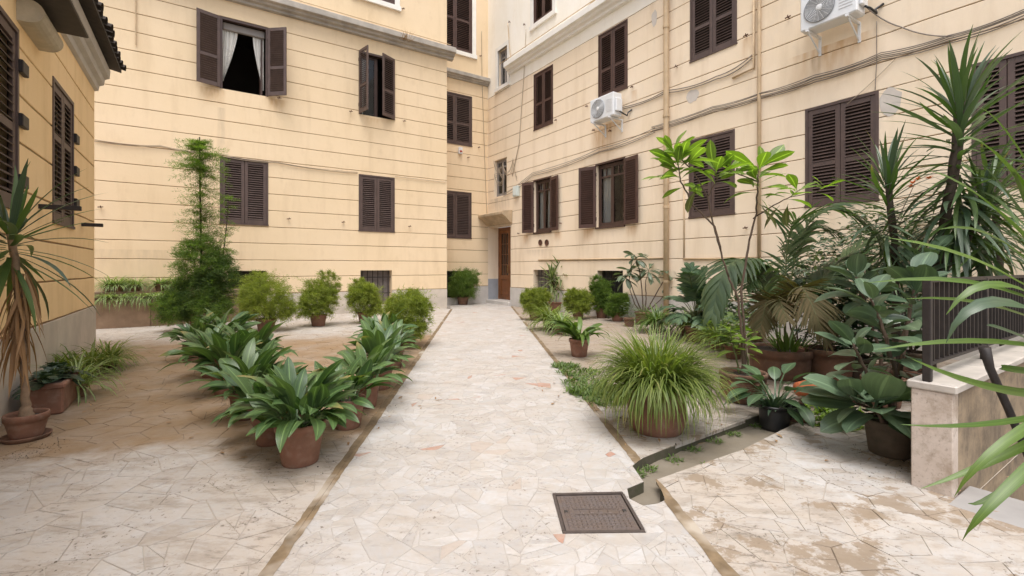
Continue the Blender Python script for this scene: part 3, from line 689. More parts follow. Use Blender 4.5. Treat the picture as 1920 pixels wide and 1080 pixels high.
def add_stains(m, spots, col):
    """rust and water stains with their own shape, placed on the wall in wall coordinates"""
    t = m.node_tree; nd = t.nodes; lk = t.links; bs = next(x for x in nd if x.type == 'BSDF_PRINCIPLED'); src = bs.inputs['Base Color'].links[0].from_socket
    def mt(op, a_, b_=0.0, clamp=False):
        x = nd.new('ShaderNodeMath'); x.operation = op; x.use_clamp = clamp
        for i, v in enumerate((a_, b_)):
            if isinstance(v, (int, float)): x.inputs[i].default_value = v
            else: lk.new(v, x.inputs[i])
        return x.outputs[0]
    tc = nd.new('ShaderNodeTexCoord'); sx = nd.new('ShaderNodeSeparateXYZ'); lk.new(tc.outputs['Object'], sx.inputs[0])
    mp = nd.new('ShaderNodeMapping'); mp.inputs['Scale'].default_value = (5, 5, 1.1); lk.new(tc.outputs['Object'], mp.inputs[0])
    nn = nd.new('ShaderNodeTexNoise'); nn.inputs['Scale'].default_value = 2; nn.inputs['Detail'].default_value = 6; lk.new(mp.outputs[0], nn.inputs[0])
    tot = None
    for (s0, z0, w_, h_, k) in spots:
        e = mt('SUBTRACT', 1.0, mt('POWER', mt('DIVIDE', mt('ABSOLUTE', mt('SUBTRACT', sx.outputs[0], s0)), w_), 2.0), True)
        dz = mt('DIVIDE', mt('SUBTRACT', z0, sx.outputs[2]), h_); f = mt('MULTIPLY', mt('SUBTRACT', 1.0, dz, True), mt('GREATER_THAN', dz, -.02))
        q = mt('MULTIPLY', mt('MULTIPLY', e, f), mt('MULTIPLY', mt('SUBTRACT', mt('MULTIPLY', nn.outputs[0], 2.6), .65, True), k)); tot = q if tot is None else mt('MAXIMUM', tot, q)
    mx = nd.new('ShaderNodeMix'); mx.data_type = 'RGBA'; lk.new(tot, mx.inputs[0]); lk.new(src, mx.inputs[6]); mx.inputs[7].default_value = (*col, 1); lk.new(mx.outputs[2], bs.inputs['Base Color'])
def sp(fac, px, py, w_, h_, k=.8): s_, z_ = fac.sz(px, py); return (s_, z_, w_, h_, k)
add_stains(M['stucco_e'], [sp(FE, 1132, 236, .55, 1.1, .9), sp(FE, 1555, 85, .75, .9, .7), sp(FE, 985, 441, .22, .35, .9), sp(FE, 1046, 436, .22, .3, .8), sp(FE, 1103, 430, .28, .4, .8), sp(FE, 1184, 424, .22, .3, .8), sp(FE, 1189, 170, .12, .5, .5), sp(FE, 1400, 72, .15, .6, .5)], (.52, .27, .08))
add_stains(M['stucco_e'], [sp(FE, 935, 372, .8, 1.0, .55), sp(FE, 1010, 468, .9, .25, .4), sp(FE, 1530, 110, .12, .4, .6), sp(FE, 1250, 560, 1.2, .9, .35)], (.34, .28, .21))
add_stains(M['stucco'], [sp(FC, 398, 166, .32, .45, .8), sp(FC, 518, 186, .30, .4, .8), sp(FC, 700, 222, .35, .35, .45)], (.50, .28, .10))
add_stains(M['stucco'], [sp(FC, 755, 70, .5, .8, .7), sp(FC, 415, 205, .10, 2.2, .45), sp(FC, 300, 470, 2.2, .8, .3)], (.38, .30, .21))
# ------------------------------------------------------------- ground
def clip(poly, nx, ny, d):
    """keep nx*x+ny*y <= d"""
    out = []; n = len(poly)
    for i in range(n):
        a, b = poly[i], poly[(i+1) % n]; da = nx*a[0]+ny*a[1]-d; db = nx*b[0]+ny*b[1]-d
        if da <= 0: out.append(a)
        if (da < 0 < db) or (db < 0 < da): t = da/(da-db); out.append((a[0]+(b[0]-a[0])*t, a[1]+(b[1]-a[1])*t))
    return out
def area(p): return .5*sum(p[i-1][0]*p[i][1]-p[i][0]*p[i-1][1] for i in range(len(p)))
def ccw(p): return p if area(p) > 0 else list(reversed(p))
def halfplanes(cv):
    cv = ccw(cv)
    for i in range(len(cv)):
        a, b = cv[i], cv[(i+1) % len(cv)]; nx, ny = b[1]-a[1], -(b[0]-a[0]); l = math.hypot(nx, ny)
        if l < 1e-9: continue
        yield nx/l, ny/l, (nx*a[0]+ny*a[1])/l
def inter(p, cv):
    for nx, ny, d in halfplanes(cv):
        if len(p) < 3: return []
        p = clip(p, nx, ny, d)
    return p if len(p) >= 3 and abs(area(p)) > 1e-6 else []
def subtract(p, cv, margin=0.0):
    out = []; rest = p
    if not inter(p, [(a[0], a[1]) for a in cv]) and not margin: return [p]
    if margin:
        q = p
        for nx, ny, d in halfplanes(cv):
            q = clip(q, nx, ny, d + margin)
            if len(q) < 3: return [p]
    for nx, ny, d in halfplanes(cv):
        d += margin
        o = clip(rest, -nx, -ny, -d)
        if len(o) >= 3 and abs(area(o)) > 1e-6: out.append(o)
        rest = clip(rest, nx, ny, d)
        if len(rest) < 3: break
    return out
def shrink(p, g):
    q = p
    for nx, ny, d in halfplanes(p): q = clip(q, nx, ny, d - g)
    if len(q) < 3: return []
    r = []
    for i, a in enumerate(q):
        if math.hypot(a[0]-q[i-1][0], a[1]-q[i-1][1]) > .006: r.append(a)
    return r if len(r) >= 3 and abs(area(r)) > 2e-4 else []
def split(p, depth, prob, rng):
    if depth == 0 or rng.random() > prob or area(p) < .006: return [p]
    cx = sum(a[0] for a in p)/len(p); cy = sum(a[1] for a in p)/len(p); r = math.sqrt(area(p))
    an = rng.uniform(0, pi); nx, ny = cos(an), sin(an); d = nx*(cx+rng.gauss(0, .1*r))+ny*(cy+rng.gauss(0, .1*r))
    return [q for h in (clip(p, nx, ny, d), clip(p, -nx, -ny, -d)) if len(h) >= 3 for q in split(h, depth-1, prob*.7, rng)]

yl = lambda Y: -1.060 + (Y-2.062)*(-1.963+1.060)/(15.48-2.062)
yr = lambda Y: .943 + (Y-2.062)*(-.0375-.943)/(16.56-2.062)
GW = .036
A2, B2 = (-sin(TH), cos(TH)), (cos(TH), sin(TH))
def ll(p, d, q, e):   # line p+t d with q+u e
    det = d[0]*(-e[1]) + e[0]*d[1]; t = ((q[0]-p[0])*(-e[1]) + e[0]*(q[1]-p[1]))/det; return (p[0]+d[0]*t, p[1]+d[1]*t)
C0 = (-2.17, 15.69); Fc = (OF.x, OF.y); Ec = (OE.x, OE.y)
FCx = ll(Fc, A2, C0, B2); Y0 = .6
L1 = [(yl(Y0)-GW, Y0), (yl(15.5)-GW, 15.5), (C0[0], C0[1]-.02), FCx, ll(Fc, A2, (0, Y0), (1, 0))]
L2 = [Fc, FCx, (C0[0]-B2[0]*13, C0[1]-B2[1]*13), (Fc[0]-B2[0]*3.5, Fc[1]-B2[1]*3.5)]
PIL = G(1787, 933); PIF = G(1709, 908); PIL = (PIL.x, PIL.y); PIF = (PIF.x, PIF.y)
PAR_END = ll(PIF, B2, Ec, A2)
X0 = ll(PIL, A2, (yr(2)+GW, 2), (yr(12)-yr(2), 10)); NEAR = ll(PIL, A2, (0, Y0), (1, 0)); EF = (yr(16.5)+GW, 16.62)
R1 = [(yr(Y0)+GW, Y0), X0, NEAR]
R2 = [X0, EF, PAR_END, PIL]
PTH = [(yl(Y0), Y0), (yl(15.4), 15.4), (C0[0]+.2, C0[1]+.2), (Ec[0]-B2[0]*1.2, Ec[1]-B2[1]*1.2), Ec, (yr(16.5), 16.62), (yr(Y0), Y0)]
PT1 = [(yl(Y0), Y0), (yl(15.4), 15.4), (yr(16.5), 16.62), (yr(Y0), Y0)]
PT2 = [(yl(15.4), 15.4), (C0[0]+.1, C0[1]+.05), (C0[0]-A2[0]*-1.343, C0[1]+A2[1]*1.343), Ec, (yr(16.5), 16.62)]
g2 = lambda px, py: (lambda v: (v.x, v.y))(G(px, py))
TR = [g2(1206, 858), g2(1314, 815), g2(1428, 776), g2(1560, 728), g2(1640, 755), g2(1520, 797), g2(1337, 869), g2(1238, 918)]
TR2 = [g2(1186, 873), g2(1206, 858), g2(1238.5, 918), g2(1207, 903)]
HOLE = [g2(1176, 916), g2(1207, 903), g2(1239, 917), g2(1247, 937), g2(1234, 943), g2(1206, 947), g2(1180, 934)]
COVER = [g2(1035, 925), g2(1168, 922), g2(1212, 998), g2(1055, 1000)]
STAIR = [PIL, (PIL[0]+B2[0]*4, PIL[1]+B2[1]*4), (PIL[0]+B2[0]*4-A2[0]*1.6, PIL[1]+B2[1]*4-A2[1]*1.6), (PIL[0]-A2[0]*1.6, PIL[1]-A2[1]*1.6)]
VOIDS = [TR, TR2, HOLE]
def sub_all(polys, voids, mg=0.0):
    for v in voids: polys = [q for p in polys for q in subtract(p, v, mg)]
    return polys

def m_stone(name, cols, joint_dirty, mud, mudmask, pit=1.0, seed=0, rough=.55, wear=1.0):
    n = N(name); r = n.rnd(); p = n.pos((1, 1, 1), .3)
    c = n.ramp(r, *cols); n.t.nodes[-1].color_ramp.interpolation = 'CONSTANT'
    off = n.n('Combine' + 'XYZ'); n.l(n.math('MULTIPLY', r, 37.0), off.inputs[2]); va = n.n('VectorMath', operation='ADD'); n.l(p, va.inputs[0]); n.l(off.outputs[0], va.inputs[1])
    v = va.outputs[0]
    st = n.n('Mapping'); st.inputs['Scale'].default_value = (1, 3.2, 1); n.l(v, st.inputs[0]); ro = n.n('VectorRotate', rotation_type='Z_AXIS'); n.l(v, ro.inputs[0]); n.l(n.math('MULTIPLY', r, 55.0), ro.inputs['Angle']); n.l(ro.outputs[0], st.inputs[0])
    vein = n.noise(st.outputs[0], 9, 6, .7); c = n.mix(n.math('MULTIPLY', n.ramp(vein, (.42, 0.0), (.75, 1.0)), .5), c, (.40, .33, .26))
    c = n.mix(n.math('MULTIPLY', n.ramp(vein, (.22, 1.0), (.45, 0.0)), .30), c, (.62, .58, .53))
    blot = n.noise(n.pos(), 1.1, 7, .68); c = n.mix(n.math('MULTIPLY', n.ramp(blot, (.42, 0.0), (.62, 1.0)), .55 * wear), c, (.40, .315, .235))
    sm = n.noise(n.pos((1, 2.6, 1), .5), 2.6, 7, .72); c = n.mix(n.math('MULTIPLY', n.ramp(sm, (.49, 0.0), (.60, 1.0)), .70 * wear), c, (.27, .225, .18))
    dk = n.noise(n.pos((1, 3.2, 1), .35), 5.5, 8, .78); c = n.mix(n.math('MULTIPLY', n.math('MULTIPLY', n.ramp(dk, (.53, 0.0), (.61, 1.0)), n.ramp(blot, (.44, 0.0), (.58, 1.0))), .75 * wear), c, (.13, .105, .08))
    gr = n.noise(n.pos(), 11, 6, .75); c = n.mix(n.math('MULTIPLY', n.ramp(gr, (.42, 0.0), (.62, 1.0)), .45), c, (.43, .37, .31))
    sp = n.noise(n.pos(), 34, 4, .7); sp2 = n.noise(n.pos(), 3.2, 3, .6)
    pm = n.math('MULTIPLY', n.ramp(sp, (.575, 0.0), (.64, 1.0)), n.ramp(sp2, (.47, 0.0), (.60, 1.0)))
    c = n.mix(n.math('MULTIPLY', pm, pit), c, (.11, .085, .06))
    if mudmask:
        x = n.n('SeparateXYZ'); n.l(n.pos(), x.inputs[0]); f = mudmask(n, x)
        c = n.mix(f, c, n.mix(n.noise(n.pos(), 2.6, 6, .7), mud, tuple(q*.58 for q in mud)))
    n.bump(n.math('ADD', n.math('MULTIPLY', sp, .6), n.math('SUBTRACT', vein, n.math('MULTIPLY', pm, 1.5))), .22, .004)
    return n.set(c, rough)
def sstep(n, v, a, b): 
    x = n.n('MapRange', interpolation_type='SMOOTHSTEP'); n.l(v, x.inputs[0]); x.inputs[1].default_value = a; x.inputs[2].default_value = b; return x.outputs[0]
def mud_left(n, x):
    wob = n.math('MULTIPLY', n.math('SUBTRACT', n.noise(n.pos(), .8, 6, .65), .5), 2.6)
    yy = n.math('ADD', n.math('ADD', x.outputs[1], n.math('MULTIPLY', x.outputs[0], -.22)), wob)
    m = n.math('MULTIPLY', sstep(n, yy, 3.7, 4.3), n.math('SUBTRACT', 1.0, sstep(n, yy, 9.3, 11.0)))
    pt = n.ramp(n.noise(n.pos(), 2.2, 6, .7), (.36, .72), (.60, 1.0))
    return n.math('MULTIPLY', n.math('MULTIPLY', m, pt), 1.0)
def mud_right(n, x):
    wob = n.math('MULTIPLY', n.math('SUBTRACT', n.noise(n.pos(), .9, 6, .65), .5), 2.6)
    m = sstep(n, n.math('ADD', x.outputs[1], wob), 4.2, 5.2)
    f = n.ramp(n.noise(n.pos(), 2.1, 7, .72), (.545, 0.0), (.575, 1.0))
    return n.math('MULTIPLY', n.math('MAXIMUM', n.math('MULTIPLY', m, .62), n.math('MULTIPLY', f, .85)), .95)
cream = [(0, (0.445, 0.429, 0.419)), (.18, (0.424, 0.408, 0.396)), (.34, (0.477, 0.468, 0.466)), (.50, (0.405, 0.395, 0.392)), (.64, (0.453, 0.441, 0.437)), (.78, (0.433, 0.413, 0.398)), (.90, (0.380, 0.368, 0.365)), (.98, (0.424, 0.368, 0.332)), (.992, (0.376, 0.188, 0.138))]
M['stone_path'] = m_stone('palladiana marble', cream, None, (.3, .2, .1), None, .8, 1, .55, .45)
side = [(0, (0.429, 0.408, 0.392)), (.2, (0.408, 0.388, 0.369)), (.4, (0.449, 0.434, 0.424)), (.55, (0.400, 0.379, 0.360)), (.7, (0.438, 0.421, 0.406)), (.86, (0.380, 0.359, 0.343))]
M['stone_left'] = m_stone('left yard stone', side, None, (.30, .195, .105), mud_left, 1.0, 2, .7)
M['stone_right'] = m_stone('right yard stone', side, None, (.30, .22, .145), mud_right, 1.0, 3, .7)
M['grout_path'] = simple('pale joint', (.45, .41, .37), .9, .3, 5, .2)
def m_grout(name, mask):
    n = N(name); x = n.n('SeparateXYZ'); n.l(n.pos(), x.inputs[0]); f = n.ramp(n.noise(n.pos(), 5, 5), (.3, 0.0), (.7, 1.0))
    return n.set(n.mix(mask(n, x), n.mix(f, (.42, .375, .32), (.36, .31, .26)), n.mix(f, (.16, .105, .06), (.10, .065, .04))), .95)
M['grout_yard'] = m_grout('left yard joint', mud_left); M['grout_right'] = m_grout('right yard joint', mud_right)
M['grout_near'] = None
def m_mud():
    n = N('edge mud'); f = n.noise(n.pos(), 7, 6, .65); g = n.noise(n.pos(), 1.3, 4, .6)
    c_ = n.mix(n.ramp(f, (.35, 0.0), (.68, 1.0)), (.235, .165, .095), (.115, .08, .045)); c_ = n.mix(n.ramp(g, (.55, 0.0), (.64, 1.0)), c_, (.40, .345, .28)); n.bump(n.noise(n.pos(), 40, 4), .5, .004); return n.set(c_, .95)
M['mud'] = m_mud()
M['silt'] = simple('wet silt', (.205, .175, .135), .75, .5, 4.5, .6, 0, (.17, .14, .10))

def sheet(name, polys, z, m, parent=None, kind='structure'):
    mb = MB()
    for p in polys: mb.face([(a, b, z) for a, b in ccw(p)])
    o = mb.build(name, m, parent)
    if kind and parent is None: tag(o, kind=kind)
    return o
def pave(regions, sp, mat, parent, gap, jit, hgt, tilt, voids, prob, seed, ymin=.6, grow=0.0, limit=300):
    rng = random.Random(seed); xs = [a[0] for r in regions for a in r]; ys = [a[1] for r in regions for a in r]
    pts = []; y = min(ys) - sp; grid = {}
    while y < max(ys) + sp:
        s_ = sp * (1 + grow * max(0, y)); x = min(xs) - s_
        while x < max(xs) + s_: pts.append((x + rng.uniform(-jit, jit)*s_, y + rng.uniform(-jit, jit)*s_)); x += s_
        y += s_
    cs = sp * 1.6 * (1 + grow * 8)
    for p in pts: grid.setdefault((int(p[0]//cs), int(p[1]//cs)), []).append(p)
    cells = []
    for p in pts:
        if not any(min(a[0] for a in r)-.5 < p[0] < max(a[0] for a in r)+.5 for r in regions): continue
        gx, gy = int(p[0]//cs), int(p[1]//cs)
        nb = [q for i in (-1, 0, 1) for j in (-1, 0, 1) for q in grid.get((gx+i, gy+j), []) if q is not p]
        h = sp*2.2*(1 + grow*max(0, p[1])); c = [(p[0]-h, p[1]-h), (p[0]+h, p[1]-h), (p[0]+h, p[1]+h), (p[0]-h, p[1]+h)]
        nb.sort(key=lambda q: (q[0]-p[0])**2 + (q[1]-p[1])**2)
        for q in nb[:26]:
            dx, dy = q[0]-p[0], q[1]-p[1]; l = math.hypot(dx, dy)
            if l < 1e-6: continue
            c = clip(c, dx/l, dy/l, (dx*(p[0]+q[0])+dy*(p[1]+q[1]))/2/l)
            if len(c) < 3: break
        if len(c) < 3: continue
        for pc in split(c, 3, prob, rng):
            for r in regions:
                i = inter(pc, r)
                if not i: continue
                for k in sub_all([i], voids, gap):
                    k = shrink(ccw(k), gap*rng.uniform(.6, 1.4))
                    if k: cells.append(k)
    def score(k):
        cx = sum(a[0] for a in k)/len(k); cy = sum(a[1] for a in k)/len(k)
        if cy < 1.9 or abs(cx) > cy*1.1: return -1
        return area(k)/cy**3
    cells.sort(key=score, reverse=True)
    rest = MB()
    for idx, k in enumerate(cells):
        cx = sum(a[0] for a in k)/len(k); cy = sum(a[1] for a in k)/len(k); tx, ty = rng.gauss(0, tilt), rng.gauss(0, tilt); h = hgt + rng.gauss(0, tilt*.05); e = min(gap*.8, .004)
        solo = idx < limit and score(k) > 0; ox, oy = (cx, cy) if solo else (0, 0)
        mb = MB() if solo else rest; q = shrink(k, e) or k; n = len(k)
        zz = lambda a, d: h - d + tx*(a[0]-cx) + ty*(a[1]-cy)
        if len(q) == n: V = [(a[0]-ox, a[1]-oy, -.03) for a in k] + [(a[0]-ox, a[1]-oy, zz(a, e*.8)) for a in k] + [(a[0]-ox, a[1]-oy, zz(a, 0)) for a in q]; rings = 3
        else: V = [(a[0]-ox, a[1]-oy, -.03) for a in k] + [(a[0]-ox, a[1]-oy, zz(a, 0)) for a in k]; rings = 2
        F = [tuple(range((rings-1)*n, rings*n))]
        for t in range(rings-1): F += [(t*n+j, t*n+(j+1) % n, t*n+n+(j+1) % n, t*n+n+j) for j in range(n)]
        mb.add(V, F, 0, 0.0 if solo else rng.random())
        if solo: mb.build('stone', mat, parent, loc=(cx, cy, 0))
    if rest.v: tag(rest.build('paving_stones', mat, parent), kind='stuff')
big = [(-30, -12), (30, -12), (30, 45), (-30, 45)]
gr = sheet('ground', subtract(big, STAIR), -.10, M['grout_yard'])
path = sheet('path', sub_all([PT1, PT2], VOIDS + [COVER]), -.0025, M['grout_path'])
yardL = sheet('courtyard_paving', [L1, L2], -.004, M['grout_yard'])
yardR = sheet('courtyard_paving', sub_all([R1, R2], VOIDS), -.004, M['grout_right'])
pave([PT1, PT2], .165, M['stone_path'], path, .0022, .48, .0, .0012, VOIDS + [COVER], .62, 5)
pave([L1, L2], .235, M['stone_left'], yardL, .0024, .44, .0, .005, [], .42, 6)
pave([R1, R2], .235, M['stone_right'], yardR, .0022, .44, .0, .005, VOIDS, .42, 8)
# muddy joint strips on both sides of the path
for nm, f, sg, Y1 in (('path_edge', yl, -1, 15.4), ('path_edge', yr, 1, 16.5)):
    mb = MB(); N_ = 330
    for i in range(N_):
        ya, yb = Y0 + (Y1-Y0)*i/N_, Y0 + (Y1-Y0)*(i+1)/N_
        ja, jb = [(-.004 - .008*(1+nz(y_*5, 2+sg)) - .008*(1+nz(y_*17, 5+sg)), GW - .008 + .012*(1+nz(y_*4, 8+sg)) + .010*(1+nz(y_*15, 3+sg))) for y_ in (ya, yb)]
        poly = [(f(ya)+ja[0]*sg, ya), (f(ya)+ja[1]*sg, ya), (f(yb)+jb[1]*sg, yb), (f(yb)+jb[0]*sg, yb)]
        for k in sub_all([ccw(poly)], VOIDS): mb.face([(a, b, .0022 + .0012*nz(b*3 + a*9, 4)) for a, b in ccw(k)])
    o = mb.build(nm, M['mud'], None); tag(o, kind='structure')
    # narrow stone fillet inside the joint
    k = 0; ya = Y0
    while ya < Y1 - .3:
        L = random.uniform(.5, .95); m2 = MB(); c_ = GW*.5
        x0, x1 = f(ya), f(ya+L-.01)
        ok = not sub_all([[(x0, ya), (x0+.02*sg, ya), (x1+.02*sg, ya+L), (x1, ya+L)]], VOIDS) == []
        inside = any(inter([(x0, ya), (x0+.05, ya), (x1+.05, ya+L), (x1, ya+L)], v) for v in VOIDS)
        if not inside and random.random() < .8:
            a0, a1 = x0+sg*(c_-.007), x0+sg*(c_+.007); b0, b1 = x1+sg*(c_-.007), x1+sg*(c_+.007)
            V = [(a0, ya, -.02), (a1, ya, -.02), (b1, ya+L-.012, -.02), (b0, ya+L-.012, -.02)]; V += [(x, y, .006) for x, y, z in V]
            if sg < 0: V = [V[i] for i in (1, 0, 3, 2, 5, 4, 7, 6)]
            m2.add(V, [(4, 5, 6, 7), (0, 1, 5, 4), (1, 2, 6, 5), (2, 3, 7, 6), (3, 0, 4, 7)]); m2.build('fillet', M['mud'], o)
        ya += L
# gutter trench with broken end
mb = MB(); TZ = -.070
def rough_wall(poly, skip=()):
    n = len(poly)
    for i in range(n):
        if i in skip: continue
        a, b = poly[i], poly[(i+1) % n]; k = max(1, int(math.hypot(a[0]-b[0], a[1]-b[1])/.07))
        for j in range(k):
            p0 = (a[0]+(b[0]-a[0])*j/k, a[1]+(b[1]-a[1])*j/k); p1 = (a[0]+(b[0]-a[0])*(j+1)/k, a[1]+(b[1]-a[1])*(j+1)/k)
            mb.face([(*p0, TZ-.01), (*p1, TZ-.01), (*p1, -.001), (*p0, -.001)], 1)
OUT = [g2(*q) for q in ((1206, 858), (1314, 815), (1428, 776), (1560, 728), (1640, 755), (1520, 797), (1337, 869), (1238, 918), (1247, 937), (1234, 943), (1206, 947), (1180, 934), (1176, 916), (1207, 903), (1186, 873))]
rough_wall(OUT)
allp = [TR, TR2, HOLE]; fine = []
xs = [a[0] for p in allp for a in p]; ys = [a[1] for p in allp for a in p]; st = .055
nx_, ny_ = int((max(xs)-min(xs)+.2)/st), int((max(ys)-min(ys)+.2)/st)
def tz(x, y): return TZ + .010*nz(x*3 + y*7, 3) + .008*MN.noise(Vector((x*9, y*9, 2))) + (.0)
for i in range(nx_):
    for j in range(ny_):
        x, y = min(xs)-.1+i*st, min(ys)-.1+j*st
        if any(inter([(x-.05, y-.05), (x+st+.05, y-.05), (x+st+.05, y+st+.05), (x-.05, y+st+.05)], p) for p in allp): mb.face([(x, y, tz(x, y)), (x+st, y, tz(x+st, y)), (x+st, y+st, tz(x+st, y+st)), (x, y+st, tz(x, y+st))], 0)
M['trench_wall'] = simple('mossy trench side', (.085, .068, .048), .95, .6, 14, .8, 0, (.05, .055, .025))
o = mb.build('gutter_trench', [M['silt'], M['trench_wall']]); tag(o, kind='structure')
# drain cover
cc = Vector((sum(a[0] for a in COVER)/4, sum(a[1] for a in COVER)/4, 0))
dcv = empty('drain_cover', 'square brown cast iron drain cover with chequered relief set in the pale path', 'drain cover', cc)
def bl(u, v): a, b, c, d = [Vector((q[0], q[1], 0)) - cc for q in COVER]; return (a*(1-u)+b*u)*(1-v) + (d*(1-u)+c*u)*v
M['cast'] = simple('worn cast iron', (.150, .125, .118), .5, .4, 12, .3, .35, (.155, .112, .088))
def slab(mb, u0, u1, v0, v1, z0, z1, b=.003):
    q = [bl(u0, v0), bl(u1, v0), bl(u1, v1), bl(u0, v1)]; q.reverse(); c = sum(q, Vector())/4
    low = [p + Vector((0, 0, z0)) for p in q]; hi = [p + (c-p).normalized()*b + Vector((0, 0, z1)) for p in q]
    mb.add(low + hi, [(4, 5, 6, 7), (0, 1, 5, 4), (1, 2, 6, 5), (2, 3, 7, 6), (3, 0, 4, 7)])
mb = MB()
for (u0, u1, v0, v1) in ((0, 1, 0, .05), (0, 1, .95, 1), (0, .04, .052, .948), (.96, 1, .052, .948)): slab(mb, u0, u1, v0, v1, -.03, .002, .004)
mb.build('frame', simple('cover frame', (.095, .072, .062), .7, .4, 20, .3, .2), dcv)
mb = MB(); slab(mb, .047, .953, .06, .94, -.03, -.004); mb.build('plate', M['cast'], dcv)
mb = MB()
for i in range(14):
    for j in range(12):
        u, v = .09 + .82*(i+.5)/14, .10 + .80*(j+.5)/12
        if .40 < v < .60 and .2 < u < .80: continue
        slab(mb, u-.021, u+.021, v-.022, v+.022, -.004, .001, .003)
slab(mb, .22, .78, .43, .445, -.004, .0); slab(mb, .22, .78, .555, .57, -.004, .0)
for u in (.30, .42, .54, .66): slab(mb, u, u+.05, .465, .535, -.004, .0005)
tag(mb.build('relief_studs', M['cast'], dcv), kind='stuff')
for u in (.12, .88): mb = MB(); slab(mb, u-.022, u+.022, .47, .53, -.0035, .0015, .001); mb.build('lifting_hole_shade', M['dark'], dcv)  # solid dark slabs, the shade of lifting holes put into their colour

# parapet with end pillar, railing and stairs on the right
def m_trav():
    n = N('pink grey travertine'); p = n.pos(); a = n.noise(p, 4, 6, .65); b = n.noise(n.pos((1, 1, .8)), 5.5, 7, .7); s_ = n.noise(p, 55, 4, .7)
    c = n.mix(n.ramp(a, (.35, 0.0), (.7, 1.0)), (.56, .48, .42), (.44, .355, .29)); c = n.mix(n.math('MULTIPLY', n.ramp(b, (.50, 0.0), (.66, 1.0)), .6), c, (.20, .14, .08))
    c = n.mix(n.math('MULTIPLY', n.ramp(s_, (.56, 0.0), (.68, 1.0)), .45), c, (.17, .13, .10)); n.bump(s_, .35, .004); return n.set(c, .8)
def m_stained():
    n = N('stained parapet side'); b = n.noise(n.pos((1, 1, 1.1)), 3.2, 8, .75); d = n.noise(n.pos((2.0, 2.0, .35)), 5, 7, .7)
    c = n.mix(n.ramp(b, (.34, 0.0), (.62, 1.0)), (.38, .285, .185), (.15, .115, .08)); c = n.mix(n.math('MULTIPLY', n.ramp(d, (.5, 0.0), (.7, 1.0)), .6), c, (.30, .23, .15)); n.bump(n.noise(n.pos(), 30, 4), .3, .004); return n.set(c, .9)
par = empty('parapet', 'low pinkish stone parapet with square end block beside the stairs on the right', 'parapet wall', (PIL[0], PIL[1], 0), TH)
pw = math.hypot(PIL[0]-PIF[0], PIL[1]-PIF[1]); pl = 3.9; ph = .655
mb = MB(); mb.bbox(0, .10, .0, pw, -.05, ph-.05, .006); mb.build('end_block', m_trav(), par)
mb = MB(); mb.box(.101, pl, .004, pw-.004, -1.6, ph-.05); mb.build('wall', m_stained(), par)
x = -.012; 
for L in (.92, 1.05, 1.0, .95): mb = MB(); mb.bbox(x, x+L-.006, -.02, pw+.02, ph-.049, ph, .008); mb.build('coping_stone', simple('pale coping', (.50, .455, .405), .6, .3, 6, .2), par); x += L
rl = empty('railing', 'dark iron railing with close vertical bars on top of the stone parapet', 'railing', (PIL[0], PIL[1], ph), TH); ry = pw*.62
mb = MB(); mb.bbox(.0, .042, ry-.021, ry+.021, .001, .625, .004); mb.build('post', M['iron'], rl)
mb = MB(); mb.bbox(1.25, 1.292, ry-.021, ry+.021, .001, .625, .004); mb.build('post', M['iron'], rl)
for z0, z1 in ((.10, .118), (.605, .63)): mb = MB(); mb.box(.043, 3.6, ry-.018, ry+.018, z0, z1); mb.build('rail', M['iron'], rl)
bm_ = MB(); bm_.box(-.007, .007, -.012, .012, .1185, .6045); bme = bm_.mesh('bar', M['iron'])
for k in range(37):
    xx = .10 + k*.095
    if abs(xx-1.27) > .035: link(bme, 'bar', rl, (xx, ry, 0))
hr = MB(); hr.tube([P(1846, 652, 2.80), P(1856, 690, 2.80), P(1890, 765, 2.92), P(1918, 832, 3.02), P(1990, 1010, 3.3)], [.03, .022, .022, .022, .022], 10)
o = hr.build('handrail', M['iron'], None, True); tag(o, 'black iron handrail slanting down the stained side of the stone parapet', 'handrail')
st_ = empty('staircase', 'stone steps going down beside the parapet at the right edge', 'stairs', (PIL[0], PIL[1], 0), TH)
for k in range(7):
    mb = MB(); z1 = -.002 - .17*k if k else .001; mb.bbox(.002 + .28*k - (.14 if k == 0 else 0), .29 + .28*k, -1.58, -.004, z1-.16, z1, .008); mb.build('step', simple('bluish step marble', (.34, .325, .315), .5, .25, 4, .1), st_)
mb = MB(); mb.box(-.10, 4, -1.75, -1.585, -1.6, -.02); mb.build('side_wall', M['plinth'], st_)
# low masonry planter in the back left corner
plr = empty('planter_wall', 'low brown masonry planter running along the back wall in the left corner', 'planter', FC.w(-9.9, -.62, 0), TH)
m_pl = simple('damp brown render', (.30, .205, .135), .9, .5, 3.2, .4, 0, (.17, .11, .07))
for k in range(4): mb = MB(); mb.bbox(k*1.05, k*1.05+1.045, 0, .14, -.02, .64, .01); mb.build('front_panel', m_pl, plr)
mb = MB(); mb.bbox(-.02, 4.22, -.015, .16, .642, .69, .01); mb.build('coping', simple('dark coping', (.14, .095, .065), .9, .5, 5, .4), plr)
mb = MB(); mb.box(0, 4.2, .162, .36, .3, .60); mb.build('soil', M['soil'], plr)
mb = MB(); mb.bbox(0, 4.2, .362, .58, -.02, .80, .01); mb.build('ledge', m_pl, plr)
mb = MB(); mb.box(4.19, 4.22, .01, .5, -.02, .6); mb.build('end_panel', m_pl, plr)
